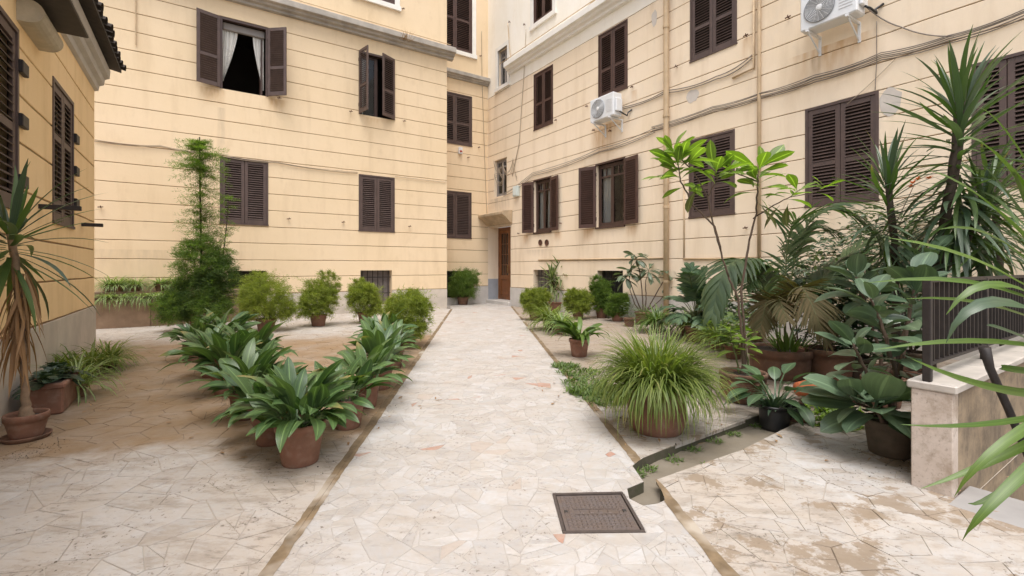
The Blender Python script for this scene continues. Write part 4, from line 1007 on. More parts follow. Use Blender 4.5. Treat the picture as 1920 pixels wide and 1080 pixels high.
# ------------------------------------------------------------- plants
rg = random.Random(21)
def prof_w(kind, t):
    if kind == 'strap': return min(1, .55 + t*1.2) * (1 - t**2.6) ** .9
    if kind == 'blade': return (.75 + .25*min(1, t*4)) * max(0.0, 1 - t**1.8)
    if kind == 'lance': return max(0.0, sin(pi * min(1, t**.85))) ** .8
    if kind == 'oval': return max(0.0, sin(pi * t**.9)) ** .55
    if kind == 'obov': return max(0.0, sin(pi * t**1.35)) ** .75
def leaf_rings(L, W, p0, p1, nseg=8, fold=.18, kind='lance', pet=0.0, petw=.006, wave=0.0, side=0.0, ease=1.0, phase=0.0):
    """leaf growing along +x and up z; p0, p1 = pitch in degrees at base and tip"""
    rings = []; x = y = z = 0.0; T = L + pet; npet = 2 if pet > 0 else 0; ts = [pet/T*i/npet for i in range(npet)] if npet else []
    ts += [(pet + L*i/nseg)/T for i in range(nseg+1)]; prev = 0.0; yaw = 0.0
    for t in ts:
        d = (t - prev)*T; mid = (t+prev)/2; a = R(p0 + (p1-p0)*mid**ease); yaw = R(side)*mid
        x += d*cos(a)*cos(yaw); y += d*cos(a)*sin(yaw); z += d*sin(a); prev = t
        a2 = R(p0 + (p1-p0)*t**ease)
        if pet and t < pet/T - 1e-6: w = petw
        else: u = (t*T - pet)/L; w = max(W/2*prof_w(kind, min(1, max(0, u))), petw if (pet and u < .02) else .0006)
        up = Vector((-sin(a2)*cos(yaw), -sin(a2)*sin(yaw), cos(a2))); sd = Vector((-sin(yaw), cos(yaw), 0)); c = Vector((x, y, z)); wv = wave*w*sin(t*15+phase)
        rings.append((c - sd*w + up*(fold*w + wv), c, c + sd*w + up*(fold*w - wv)))
    return rings
def leaf_mesh(name, mat, **k):
    mb = MB(); mb.strip(leaf_rings(**k)); return mb.mesh(name, mat, True)
def variants(name, mat, n, L, W, p0r, p1r, rnd=rg, **k):
    out = []
    for i in range(n):
        t = (i + .5)/n; out.append(leaf_mesh(name, mat, L=L*rnd.uniform(.85, 1.15), W=W*rnd.uniform(.85, 1.15), p0=p0r[0]+(p0r[1]-p0r[0])*t+rnd.uniform(-6, 6), p1=p1r[0]+(p1r[1]-p1r[0])*t+rnd.uniform(-12, 12), side=rnd.uniform(-35, 35), phase=rnd.uniform(0, 6), **k))
    return out
def add_foliage(mb, Mx, rings, r):
    mb.strip([[Mx @ p for p in a] for a in rings], 0, r)

def pot(root, rt, rb, h, mat='terra', rim=.045, z0=0.0, rect=False, soil=.04, bulge=0.0):
    mb = MB()
    if rect: mb.bbox(-rt, rt, -rb, rb, z0, z0+h, .012); p = mb.build('pot', M[mat], root)
    else:
        rr = rt*.93; prof = [(0, z0), (rb*.96, z0), (rb, z0+.008)]
        for k in range(1, 6): t = k/6; prof.append((rb+(rr-rb)*t+bulge*sin(pi*t), z0+(h-rim)*t))
        prof += [(rr, z0+h-rim-.003), (rt, z0+h-rim), (rt*1.01, z0+h-.008), (rt*.985, z0+h), (rt*.93, z0+h), (rt*.90, z0+h-.02), (rt*.86, z0+h-.07)]
        mb.lathe(prof, 28, wob=.004); p = mb.build('pot', M[mat], root, True)
    m2 = MB(); n = 16; ring = []
    for k in range(n):
        a = 2*pi*k/n; ring.append(((rt*.90 if not rect else rt*.92)*cos(a), (rt*.90 if not rect else rb*.92)*sin(a), z0+h-soil+rg.uniform(-.008, .008) if not rect else z0+h+.002))
    c = (0, 0, z0+h-soil+.02 if not rect else z0+h+.012)
    for k in range(n): m2.face([ring[k], ring[(k+1)%n], c])
    m2.build('soil', M['soil'], p); return p
def saucer(px, py, r, label, mat='terra_old'):
    v = G(px, py); mb = MB(); mb.lathe([(0, 0), (r*.9, 0), (r, .03), (r*.985, .036), (r*.94, .03), (r*.86, .012), (0, .012)], 28)
    o = mb.build('saucer', M[mat], None, True, loc=v); tag(o, label, 'saucer'); return o

# --- aspidistras
ASP = variants('leaf', M['aspi'], 18, .36, .108, (86, 30), (46, -78), nseg=9, fold=.18, kind='lance', pet=.15, petw=.006, wave=.09, ease=1.5)
def aspidistra(px, py, rt, h, n, sc, label, rect=False, mat='terra', spread=.09, group='aspidistras in clay pots', zoff=0.0, tail=None, mats=None):
    v = G(px, py); n = int(n*1.45); sc *= .95; root = empty('potted_aspidistra', label, 'potted plant', v + Vector((0, 0, zoff)), rg.uniform(0, 6.28) if not rect else TH, group)
    pot(root, rt, rt*.72 if not rect else rt*.8, h, mat, rect=rect); L = tail or ASP
    for i in range(n):
        t = ((i + rg.random())/n) ** .92; k = min(len(L)-1, int(t*len(L)*.84)); az = rg.uniform(0, 6.283); r = spread*1.15*math.sqrt(rg.random()); a2 = az + rg.gauss(0, .9)
        o = link(L[k], 'leaf', root, (r*cos(a2), r*sin(a2), h-.03), (rg.gauss(0, .28), rg.uniform(-.12, .16), az), sc*rg.uniform(.72, 1.14))
    return root
GA = 'aspidistras in clay pots'
for a in [
    (563, 866, .165, .285, 60, .98, 'big aspidistra in the reddish clay pot nearest the camera, left of the path', False, 'terra'),
    (507, 830, .135, .22, 34, .95, 'aspidistra in a small clay pot tucked behind the left side of the nearest one', False, 'terra'),
    (652, 800, .145, .25, 30, .90, 'aspidistra in the clay pot just behind the nearest one, on the path side', False, 'terra'),
    (686, 762, .135, .25, 32, .88, 'middle aspidistra of the row along the left path edge', False, 'terra'),
    (712, 728, .155, .30, 38, 1.0, 'aspidistra in a taller clay pot beside the dark crack at the left path edge', False, 'terra'),
    (738, 690, .14, .26, 32, .90, 'farther aspidistra of the path side row, in front of the feathery bush', False, 'terra_old'),
    (716, 668, .14, .26, 36, 1.05, 'rearmost aspidistra of the path side row with an upright dark leaf', False, 'terra_old'),
    (462, 783, .145, .25, 36, 1.02, 'aspidistra second from the front in the inner left row', False, 'terra_old'),
    (425, 738, .155, .26, 38, 1.05, 'aspidistra with wide arching leaves in the middle of the inner left row', False, 'terra'),
    (398, 706, .15, .26, 34, 1.0, 'aspidistra fourth in the inner left row, behind the wide arching one', False, 'terra'),
    (470, 712, .15, .26, 36, 1.15, 'aspidistra with tall grey green leaves in the centre of the left group', False, 'terra_old'),
    (366, 676, .15, .28, 30, .92, 'aspidistra in the square dark clay planter at the back of the left row', True, 'terra_old'),
    (420, 668, .15, .26, 34, 1.15, 'aspidistra at the foot of the tall feathery plant, one leaf pointing up', False, 'terra_old'),
    ]: aspidistra(*a)
ASP2 = variants('leaf', M['strap'], 10, .50, .085, (80, 42), (10, -75), nseg=9, fold=.3, kind='lance', pet=.06, petw=.012, wave=.05)
aspidistra(1086, 668, .155, .27, 26, .98, 'bright broad leaved plant in a clay pot behind the big grass pot', False, 'terra', .07, None, 0, ASP2)

# --- arching grassy clumps
def clump(mb, c, n, L, W, p0, p1, r0=.03, sc=(.7, 1.15), kind='blade', nseg=5, ease=1.0, az0=0, az1=2*pi):
    for i in range(n):
        t = rg.random(); az = rg.uniform(az0, az1); rr = r0*math.sqrt(rg.random()); s_ = rg.uniform(*sc)
        k = leaf_rings(L*s_, W*rg.uniform(.75, 1.2), p0[0]+(p0[1]-p0[0])*t+rg.uniform(-8, 8), p1[0]+(p1[1]-p1[0])*t+rg.uniform(-18, 18), nseg, .3, kind, side=rg.uniform(-40, 40), ease=ease)
        add_foliage(mb, Matrix.Translation(Vector(c) + Vector((rr*cos(az), rr*sin(az), 0))) @ Matrix.Rotation(az, 4, 'Z'), k, rg.random())
def grassy(name, label, v, rt, h, n, L, W, mat, p0=(86, 25), p1=(-10, -95), potm='terra', group=None, cat='potted plant', r0=None, ease=1.0, rb=None, bulge=0.0):
    root = empty(name, label, cat, v, rg.uniform(0, 6), group)
    if rt: pot(root, rt, rb or rt*.74, h, potm, bulge=bulge)
    mb = MB(); clump(mb, (0, 0, h-.03 if rt else 0), n, L, W, p0, p1, r0 if r0 else (rt*.75 if rt else .06), ease=ease); tag(mb.build('foliage', M[mat], root, True), kind='stuff'); return root
grassy('potted_grass', 'huge clump of arching grass hiding a wide clay pot right of the path', G(1232, 806), .235, .37, 1150, .57, .021, 'grass', (94, 46), (30, -128), r0=.20, ease=1.2, rb=.20, bulge=.03)
mb = MB(); clump(mb, (0, 0, .36), 240, .50, .017, (65, 20), (-60, -118), .20, ease=.9)
gp = next(o for o in COL.objects if o.name == 'potted_grass'); tag(mb.build('hanging_blades', M['grass'], gp, True), kind='stuff')
GS = 'spider plants in the planter wall'
for px, wz, d, lab in ((205, .80, .46, 'leftmost striped spider plant on the upper ledge of the planter wall'), (222, .80, .45, 'second spider plant from the left on the upper planter ledge'), (254, .80, .45, 'spider plant in the middle of the upper planter ledge'), (300, .80, .45, 'spider plant near the right end of the upper planter ledge'), (330, .80, .42, 'last spider plant on the upper ledge, beside the tall feathery plant')):
    s_ = FC.s(px, -.62+d); v = FC.w(s_, -.62+d, wz)
    grassy('spider_plant', lab, v, .11, .16, 120, .36, .024, 'spider', (90, 10), (0, -95), 'terra_old', GS)
for px, lab in ((203, 'spider plant spilling over the left end of the low planter wall'), (228, 'thick spider plant hanging over the coping, second from the left'), (262, 'small spider plant hanging at the panel joint of the planter wall'), (290, 'spider plant hanging over the right part of the planter wall'), (314, 'spider plant hanging beside the right end of the planter wall')):
    s_ = FC.s(px, -.5); v = FC.w(s_, -.50, .66)
    grassy('spider_plant', lab, v, 0, 0, 110, .40, .022, 'spider', (70, -10), (-50, -100), group=GS, cat='plant', r0=.10)
GL = 'strappy clumps beside the annex'
for px, py, n, lab in ((212, 690, 120, 'arching strap leaved clump at the far end of the annex wall'), (180, 704, 110, 'strap leaved clump second from the far end of the annex wall'), (146, 716, 110, 'strap leaved clump in the middle of the row at the annex wall'), (112, 718, 90, 'strap leaved clump behind the dark fern trough'), (150, 745, 90, 'pale strap leaves sprawling on the paving right of the fern trough')):
    v = G(px, py); v.x -= .05; grassy('potted_spider_plant', lab, v, .10, .14, n, .50, .022, 'grass' if py != 745 else 'spider', (86, 15), (-5, -95), 'terra_old', GL, r0=.09)
# fern trough
vt = G(98, 765); fr_ = empty('fern_trough', 'dark holly fern in a rectangular terracotta trough beside the potted yucca', 'planter', vt, FF.ang)
mb = MB(); mb.bbox(-.30, .30, -.13, .13, 0, .27, .015); tp = mb.build('pot', M['terra'], fr_); mb = MB(); mb.bbox(-.315, .315, -.145, .145, .235, .285, .012); mb.build('rim', M['terra'], tp)
mb = MB(); mb.face([(-.27, -.11, .287), (.27, -.11, .287), (.27, .11, .287), (-.27, .11, .287)]); mb.build('soil', M['soil'], tp)
def frond(mb, pts, ll, lw, nl, droop=.5, fold=.3, ang=55, r=None, taper=(.45, 1.0, .35), nseg=3, both=(1, -1), up=None):
    """pinnate leaf along a polyline"""
    pts = [Vector(p) for p in pts]; seg = [(pts[i+1]-pts[i]).length for i in range(len(pts)-1)]; tot = sum(seg)
    def at(t):
        d = t*tot
        for i, s_ in enumerate(seg):
            if d <= s_ or i == len(seg)-1: return pts[i].lerp(pts[i+1], min(1, d/s_)), (pts[i+1]-pts[i]).normalized()
            d -= s_
    for i in range(nl):
        t = .12 + .88*(i+.5)/nl; p, tg = at(t); upv = up or Vector((0, 0, 1)); sd = tg.cross(upv)
        if sd.length < .1: sd = tg.cross(Vector((1, 0, 0)))
        sd.normalize(); upn = sd.cross(tg).normalized(); s0 = taper[0]+(taper[1]-taper[0])*min(1, t/.45) if t < .45 else taper[1]+(taper[2]-taper[1])*(t-.45)/.55
        for sg in both:
            l = ll*s0*rg.uniform(.88, 1.1); a = R(ang*(1-.45*t)+rg.uniform(-6, 6)); d = (tg*cos(a) + sd*sg*sin(a) + upn*rg.uniform(.05, .25)).normalized(); c = p.copy(); rings = []; w0 = lw*rg.uniform(.85, 1.15)
            for k in range(nseg+1):
                u = k/nseg; w = w0*(prof_w('lance', min(.98, .12+u*.88)) + .0); wd = d.cross(upn)
                if wd.length < .1: wd = tg
                wd.normalize(); n_ = wd.cross(d); rings.append((c - wd*w*.5, c + n_*w*.12, c + wd*w*.5)); d = (d + Vector((0, 0, -droop*(.4+u)/nseg))).normalized(); c = c + d*(l/nseg)
            mb.strip(rings, 0, rg.random() if r is None else min(.999, max(.001, r+rg.uniform(-.15, .15))))
mb = MB()
for i in range(42):
    az = i*2.4+rg.uniform(-.3, .3); x0 = rg.uniform(-.25, .25); e = R(rg.uniform(15, 75)); L = rg.uniform(.22, .36); pts = []
    for k in range(6): u = k/5; pts.append(Vector((x0+L*u*cos(az)*cos(e), L*u*sin(az)*cos(e)*.9, .27+L*(u*sin(e)-.55*u*u))))
    frond(mb, pts, .085, .034, 8, .25, ang=65, nseg=2)
tag(mb.build('foliage', M['fern'], fr_, True), kind='stuff')

# --- feathery asparagus bushes
def feathery(mb, c, rx, rz, nst, nn, nl=.075, nw=.010, ry=None, low=-.75):
    """ball of fine tufts: c is the bottom centre, rx the half width, rz the height"""
    ry = ry or rx; hz = rz*.5; o = Vector(c) + Vector((0, 0, hz))
    for i in range(nst):
        z = rg.uniform(low, 1); az = rg.uniform(0, 2*pi); s_ = math.sqrt(max(0, 1-z*z)); k = rg.uniform(.35, 1.0)**.45*rg.uniform(.84, 1.06)
        d = Vector((s_*cos(az), s_*sin(az), z)); p0 = o + Vector((d.x*rx*k, d.y*ry*k, d.z*hz*k)); r_ = rg.random()
        ax = (d + Vector((rg.gauss(0, .45), rg.gauss(0, .45), rg.gauss(.15, .4)))).normalized(); L = min(rx, hz)*rg.uniform(.22, .50)
        for j in range(nn):
            t = rg.uniform(-.6, 1); p = p0 + ax*(L*t*.6) + Vector((0, 0, -.35*L*t*t)) + Vector((rg.gauss(0, 1), rg.gauss(0, 1), rg.gauss(0, 1)))*L*.20
            q = (Vector((rg.gauss(0, 1), rg.gauss(0, 1), rg.gauss(0, .8))).normalized() + ax*.8 + Vector((0, 0, -.15))).normalized(); l = nl*rg.uniform(.5, 1.3); w_ = q.cross(Vector((rg.gauss(0, 1), rg.gauss(0, 1), rg.gauss(0, 1)))).normalized()*nw*.5
            mb.face([p - w_, p + w_, p + q*l], 0, min(.999, max(.001, r_*.7+rg.random()*.3)))
def spray(mb, p, d, L, n, nl=.07, nw=.011, flat=.35):
    d = d.normalized(); sd = d.cross(Vector((0, 0, 1))).normalized(); r_ = rg.random()
    for j in range(n):
        t = (j+rg.random())/n; q = Vector(p) + d*L*t + Vector((0, 0, -.28*L*t*t)); wdt = L*.42*(1-t*.75)*rg.uniform(.2, 1); sg = rg.choice((-1, 1)); c = Vector(q) + sd*sg*wdt*rg.random()*.8 + Vector((0, 0, rg.gauss(0, .02)))
        dr = (d*rg.uniform(.2, .9) + sd*sg*rg.uniform(.2, 1) + Vector((0, 0, rg.gauss(-.1, flat)))).normalized(); s_ = dr.cross(Vector((rg.gauss(0, .4), rg.gauss(0, .4), 1))).normalized()*nw*.5; l = nl*rg.uniform(.6, 1.3)
        mb.face([c - s_, c + s_, c + dr*l], 0, min(.999, max(.001, r_*.7+rg.random()*.3)))
def bush(name, label, v, rx, rz, mat, potr=0, poth=.26, nst=130, nn=60, group=None, nl=.075, nw=.011, potm='terra_old'):
    root = empty(name, label, 'potted plant' if potr else 'bush', v, 0, group)
    if potr: pot(root, potr, potr*.74, poth, potm)
    mb = MB(); feathery(mb, (0, 0, .08), rx*.80, rz*.92, int(nst*.6), nn, nl, nw, ry=rx*.8)
    for k in range(5):
        az = k*1.257 + rg.uniform(-.5, .5); s_ = rg.uniform(.38, .55); feathery(mb, (rx*.5*cos(az), rx*.45*sin(az), .08 + rz*rg.uniform(.0, .52)), rx*s_, rz*s_*rg.uniform(.8, 1.1), int(nst*.14), nn, nl, nw)
    for i in range(34): az = rg.uniform(0, 6.28); el = rg.uniform(-.3, 1.2); spray(mb, (rx*.45*cos(az), rx*.45*sin(az), (poth if potr else .15)*.6+rz*rg.uniform(.15, .75)), Vector((cos(az), sin(az), el)), rx*rg.uniform(.55, .85), 46, nl*.8, nw)
    tag(mb.build('foliage', M[mat], root), kind='stuff')
    st = MB()
    for i in range(10):
        az = i*.63; e = R(rg.uniform(25, 80)); d = Vector((cos(az)*cos(e), sin(az)*cos(e), sin(e))); z0 = (poth if potr else 0)*.9; st.tube([(0, 0, z0), Vector((0, 0, z0))+d*rx*.5, Vector((0, 0, z0))+d*rx*.8-Vector((0, 0, .04))], [.006, .004, .002], 4)
    tag(st.build('stems', M['stem_green'], root), kind='stuff'); return root
GB = 'feathery asparagus bushes along the walls'
for px, py, wpx, hpx, mat, pr, lab in (
    (499, 621, 104, 114, 'asparagus', .20, 'large rounded lime feathery bush right of the tall feathery plant'),
    (597, 611, 78, 96, 'asparagus', .19, 'egg shaped lime feathery bush in a clay pot between two basement windows'),
    (684, 606, 66, 82, 'asparagus', .17, 'lime feathery bush in front of the barred basement window'),
    (763, 650, 100, 116, 'asparagus', .17, 'spreading feathery bush at the left path edge by the building corner'),
    (868, 571, 66, 70, 'asparagus_green', .22, 'dark leaning feathery bush in the recess left of the entrance door'),
    (1003, 600, 56, 62, 'asparagus', .17, 'yellowish feathery bush at the right path edge nearest the entrance'),
    (1084, 598, 58, 56, 'asparagus', .17, 'round lime feathery bush right of the palm like dracaena'),
    (1128, 596, 46, 76, 'asparagus_green', .17, 'tall dark feathery bush in front of the second basement window'),
    (1158, 602, 44, 52, 'asparagus_green', .17, 'small green feathery bush in an orange clay pot')):
    v = G(px, py); rx = wpx/2/FPX*v.y*1.02; rz = hpx/FPX*v.y*1.06 - .10
    bush('asparagus_bush', lab, v, rx, max(.3, rz), mat, pr, .27, 440, 46, GB, .075, .0085, 'terra' if px in (597, 1158) else 'terra_old')
# --- tall feathery column
vt = G(376, 618); tall = empty('feathery_climber', 'tall slender feathery plant on a pole against the back wall', 'plant', vt); H = 4.2
pot(tall, .22, .17, .28, 'terra_old')
mb = MB(); mb.tube([(0, .0, .2), (.02, 0, 1.5), (-.01, 0, 3), (-.02, 0, H)], [.03, .024, .018, .012], 6); mb.tube([(.2, .05, .2), (.38, .1, 1.2), (.50, .1, 2.2), (.56, .1, 2.9)], [.016, .013, .01, .005], 5)
mb.tube([(-.05, .05, .2), (-.13, .0, 1.2), (-.1, 0, 2.0)], [.014, .011, .006], 5); mb.build('stem', M['bark_dark'], tall)
mb = MB()
for i in range(330):
    h = H*(.36 + .62*rg.random()); az = rg.uniform(0, 2*pi); Ls = (.60 if h > 3.2 else .50)*rg.uniform(.55, 1.1)*(1 if h < 3.95 else .5)
    if h > 3.3: n_ = 95
    elif h > 2.7: n_ = 42
    else: n_ = 58
    spray(mb, Vector((0, 0, h)), Vector((cos(az), sin(az), rg.uniform(.0, .7))), Ls, n_)
for i in range(60):
    h = 1.0 + 1.9*rg.random(); az = rg.uniform(0, 2*pi); spray(mb, Vector((.33+.11*(h-1), .1, h)), Vector((cos(az), sin(az), rg.uniform(0, .5))), .36*rg.uniform(.6, 1.1), 60)
for i in range(70):
    h = .9 + .9*rg.random(); az = rg.uniform(0, 2*pi); spray(mb, Vector((.35*rg.uniform(-1, 1.4), rg.uniform(-.3, .2), h)), Vector((cos(az), sin(az), rg.uniform(.2, .8))), .5*rg.uniform(.6, 1.1), 80)
tag(mb.build('foliage', M['asparagus_green'], tall), kind='stuff')
mb = MB(); feathery(mb, (.10, -.15, .16), .58, 1.1, 360, 46, .085, .0105, .5); feathery(mb, (.42, -.1, .7), .42, 1.0, 200, 42, .085, .0105); feathery(mb, (-.35, -.2, .1), .34, .8, 120, 42, .085, .0105); tag(mb.build('lower_foliage', M['asparagus_dark'], tall), kind='stuff')
mb = MB(); feathery(mb, (.12, -.22, .75), .44, 1.35, 190, 44, .085, .0105); feathery(mb, (-.25, -.35, .12), .42, .75, 110, 44, .085, .0105); feathery(mb, (.45, -.35, .12), .40, .85, 110, 44, .085, .0105); tag(mb.build('middle_foliage', M['asparagus_green'], tall), kind='stuff')

# --- yuccas
YL = variants('leaf', M['yucca'], 12, .62, .046, (86, -50), (70, -80), nseg=7, fold=.28, kind='strap', ease=1.3)
YB = variants('leaf', M['yucca_blue'], 12, .64, .052, (86, -50), (66, -92), nseg=7, fold=.22, kind='strap', ease=1.3)
YD = variants('dry_leaf', M['dry'], 6, .48, .034, (-50, -80), (-80, -100), nseg=5, fold=.5, kind='strap')
def crown(root, c, n, sc, r=.03, droop=1.0, drop=.30, lo=0.0):
    """rosette: uprights on top, hanging leaves lower down the stem"""
    for i in range(n):
        t = lo + (1-lo)*((i+.5)/n)**.85; L = YL if rg.random() < .55 else YB; k = min(11, int(t*12*droop)); az = i*2.39996 + rg.uniform(-.25, .25)
        link(L[k], 'leaf', root, (c[0]+r*cos(az), c[1]+r*sin(az), c[2]-drop*t**1.4), (rg.uniform(-.12, .12), rg.uniform(-.08, .08), az), sc*rg.uniform(.82, 1.12))
def trunk(root, pts, rad, mat, name='trunk'):
    mb = MB(); q = []; pts = [Vector(p) for p in pts]; rr = []
    for i in range(len(pts)-1):
        for j in range(6): t = j/6; p = pts[i].lerp(pts[i+1], t); q.append(p + Vector((rg.gauss(0, .004), rg.gauss(0, .004), 0))); rr.append((rad[i]*(1-t)+rad[i+1]*t)*rg.uniform(.92, 1.1))
    q.append(pts[-1]); rr.append(rad[-1]); mb.tube(q, rr, 10); return mb.build(name, M[mat], root, True)
v = G(50, 822); yl_ = empty('potted_yucca', 'yucca with a skirt of dead leaves in a shallow clay pot at the left edge', 'potted plant', v + Vector((0, 0, .013)))
saucer(50, 822, .15, 'dark clay saucer under the potted yucca at the left')
pot(yl_, .135, .095, .19, 'terra', .05)
top = P(19, 432, v.y) - v
trunk(yl_, [(0, 0, .15), (-.005, 0, .25), (-.02, 0, .6), (-.06, 0, 1.15), tuple(top)], [.052, .030, .024, .026, .028], 'bark')
crown(yl_, (top.x, top.y, top.z), 50, 1.05, .03, 1.0, .30)
for i in range(80):
    az = i*2.4; h = rg.uniform(.80, 1.32); link(YD[i % 6], 'dry_leaf', yl_, (-.045+.03*cos(az), .03*sin(az), h), (rg.uniform(-.25, .25), rg.uniform(-.02, .26), az), rg.uniform(.5, 1.0))
# right hand yuccas behind the parapet
def R_(px, py, Y): return P(px, py, Y)
b1_ = G(1742, 755); y1 = empty('potted_yucca', 'tallest yucca with a double trunk rising above the parapet in front of the shutters', 'potted plant', b1_)
pot(y1, .22, .17, .32, 'terra_old'); Yy = b1_.y
ca, cb = R_(1800, 190, Yy)-b1_, R_(1845, 372, Yy)-b1_
trunk(y1, [(0, 0, .28), tuple(R_(1752, 560, Yy)-b1_), tuple(R_(1775, 400, Yy)-b1_), tuple(R_(1795, 280, Yy)-b1_), tuple(ca)], [.055, .048, .045, .045, .04], 'bark_dark')
trunk(y1, [tuple(R_(1758, 520, Yy)-b1_), tuple(R_(1805, 460, Yy)-b1_), tuple(R_(1840, 400, Yy)-b1_), tuple(cb)], [.04, .036, .036, .034], 'bark_dark')
crown(y1, ca, 125, 1.12, .045, 1.0, 1.25); crown(y1, (ca[0]-.02, ca[1], ca[2]-.45), 70, 1.05, .045, 1.0, 1.0, .55); crown(y1, cb, 84, .95, .04, 1.0, .8)
b2_ = G(1680, 742); y2 = empty('potted_yucca', 'shorter single stemmed yucca left of the tallest one, below the big shutters', 'potted plant', b2_); Yy = b2_.y
pot(y2, .20, .155, .30, 'terra_old'); cc_ = R_(1664, 330, Yy)-b2_
trunk(y2, [(0, 0, .26), tuple(R_(1680, 600, Yy)-b2_), tuple(R_(1676, 450, Yy)-b2_), tuple(cc_)], [.042, .036, .034, .032], 'bark_dark'); crown(y2, cc_, 104, .90, .035, 1.0, .95)
b3_ = G(1885, 705); y3 = empty('potted_yucca', 'yucca behind the railing at the right edge with drooping lower leaves', 'potted plant', b3_); Yy = b3_.y
pot(y3, .2, .155, .30, 'terra_old'); cc_ = R_(1860, 330, Yy)-b3_
trunk(y3, [(0, 0, .26), tuple(R_(1878, 560, Yy)-b3_), tuple(cc_)], [.045, .04, .036], 'bark_dark'); crown(y3, cc_, 80, 1.0, .04, 1.0, .9, .1)

# --- foreground strap leaves at the right edge
vf = Vector((1.72, 1.30, 0)); fg = empty('strap_leaf_plant', 'long fresh green strap leaves reaching in from the right edge close to the camera', 'plant', vf)
pot(fg, .17, .13, .26, 'terra_old'); trunk(fg, [(0, 0, .22), (.0, 0, .6), (-.01, 0, .95)], [.04, .035, .035], 'bark')
def bezier_leaf(root, p0, p1, sag, W, mat, tw=0.0, n=10, fold=.25):
    p0, p1 = Vector(p0), Vector(p1); mid = Vector(sag)*2 - (p0+p1)/2 if hasattr(sag, '__len__') else (p0+p1)/2 + Vector((0, 0, sag)); rings = []
    for i in range(n+1):
        t = i/n; c = p0*(1-t)**2 + mid*2*t*(1-t) + p1*t*t; tg = ((mid-p0)*(1-t) + (p1-mid)*t).normalized(); sd = tg.cross(Vector((0, 0, 1)))
        sd = sd.normalized() if sd.length > .05 else Vector((0, 1, 0)); un = sd.cross(tg); a = tw*t; s2 = sd*cos(a)+un*sin(a); u2 = un*cos(a)-sd*sin(a); w = max(.0006, W/2*prof_w('strap', t)); rings.append((c - s2*w + u2*fold*w, c, c + s2*w + u2*fold*w))
    mb = MB(); mb.strip(rings); o = mb.build('leaf', mat, root, True); return o
def fl(tip, W, edge, sag=.06, tw=.9, Y=1.28, mat='strap', dy=0.0):
    t = P(*tip, Y + dy); e = P(*edge, Y); c = vf + Vector((-.01, 0, 1.02)); bezier_leaf(fg, c - vf, t - vf, e - vf + Vector((0, 0, sag*.15)), W*1.4, M[mat], tw)
for a in [((1739, 318), .034, (1920, 452), .07), ((1797, 262), .036, (1920, 366), .10), ((1666, 446), .030, (1920, 545), .10), ((1630, 530), .022, (1920, 562), .05, 1.1), ((1774, 590), .030, (1920, 560), .13, .9, 1.2), ((1774, 643), .032, (1905, 578), .05, 1.2, 1.15, 'yucca_blue'),
          ((1646, 655), .024, (1920, 662), .14, .8), ((1708, 672), .036, (1920, 750), .10, .9), ((1690, 796), .018, (1920, 800), .12, .7, 1.2), ((1727, 916), .020, (1920, 848), .10, .8, 1.2), ((1789, 932), .022, (1920, 820), .12, .7, 1.15), ((1803, 1016), .022, (1920, 899), .10, .8, 1.1), ((1815, 944), .018, (1920, 905), .09, .8, 1.2),
          ((1900, 300), .036, (1940, 420), .05, .8), ((1760, 430), .024, (1920, 490), .08, .9, 1.35), ((1832, 300), .026, (1930, 430), .07, .8, 1.35, 'yucca_blue'), ((1700, 560), .020, (1920, 600), .08, .9, 1.35), ((1830, 200), .022, (1935, 330), .05, .8, 1.4), ((1880, 690), .03, (1925, 700), .02), ((1850, 610), .022, (1925, 640), .04, .9, 1.3, 'yucca_blue')]: fl(*a)

# --- stems with leaves
def stem_leaves(root, pts, rad, stem_mat, leaves, n, t0, sc, tilt=(0, .5), whorl=0, name='branch', leafname='leaf'):
    pts = [Vector(p) for p in pts]; o = trunk(root, pts, rad, stem_mat, name); seg = [(pts[i+1]-pts[i]).length for i in range(len(pts)-1)]; tot = sum(seg)
    for i in range(n):
        t = t0 + (1-t0)*((i+.5)/n)**.6; d = t*tot; k = 0
        while k < len(seg)-1 and d > seg[k]: d -= seg[k]; k += 1
        p = pts[k].lerp(pts[k+1], min(1, d/seg[k])); az = i*2.39996 + rg.uniform(-.4, .4); kk = max(0, min(len(leaves)-1, int((1-(t-t0)/(1-t0+1e-6))*len(leaves)*.9 + rg.uniform(-1, 1))))
        link(leaves[kk], leafname, root, p, (rg.gauss(0, .35), rg.uniform(*tilt)*.4+rg.gauss(0, .2), az), sc*rg.uniform(.62, 1.18))
RUB = variants('leaf', M['rubber'], 10, .27, .15, (66, -22), (36, -78), nseg=7, fold=.16, kind='oval', pet=.05, petw=.006, wave=.03)
vr = G(1668, 850); rb = empty('potted_rubber_plant', 'rubber plant with big glossy oval leaves beside the stone end block', 'potted plant', vr); Yr = vr.y
pot(rb, .16, .125, .25, 'terra_dark')
q = lambda px, py, dy=0: tuple(P(px, py, Yr+dy) - vr)
stem_leaves(rb, [(0, 0, .22), q(1640, 770, -.05), q(1600, 752, -.12)], [.016, .012, .008], 'stem', RUB, 15, .5, 1.25)
stem_leaves(rb, [(0, 0, .22), q(1680, 700, .1), q(1650, 600, .15), q(1632, 560, .15)], [.02, .016, .012, .008], 'stem', RUB, 22, .3, .95)
stem_leaves(rb, [(0, 0, .22), q(1690, 680, .25), q(1710, 560, .35), q(1720, 520, .35)], [.02, .016, .012, .008], 'stem', RUB, 22, .3, 1.0)
stem_leaves(rb, [(.02, 0, .22), q(1655, 790, -.1), q(1640, 765, -.22)], [.016, .012, .008], 'stem', RUB, 13, .4, 1.3)
stem_leaves(rb, [(-.02, 0, .22), q(1625, 700, -.0), q(1600, 645, .0)], [.016, .012, .008], 'stem', RUB, 14, .5, .95)
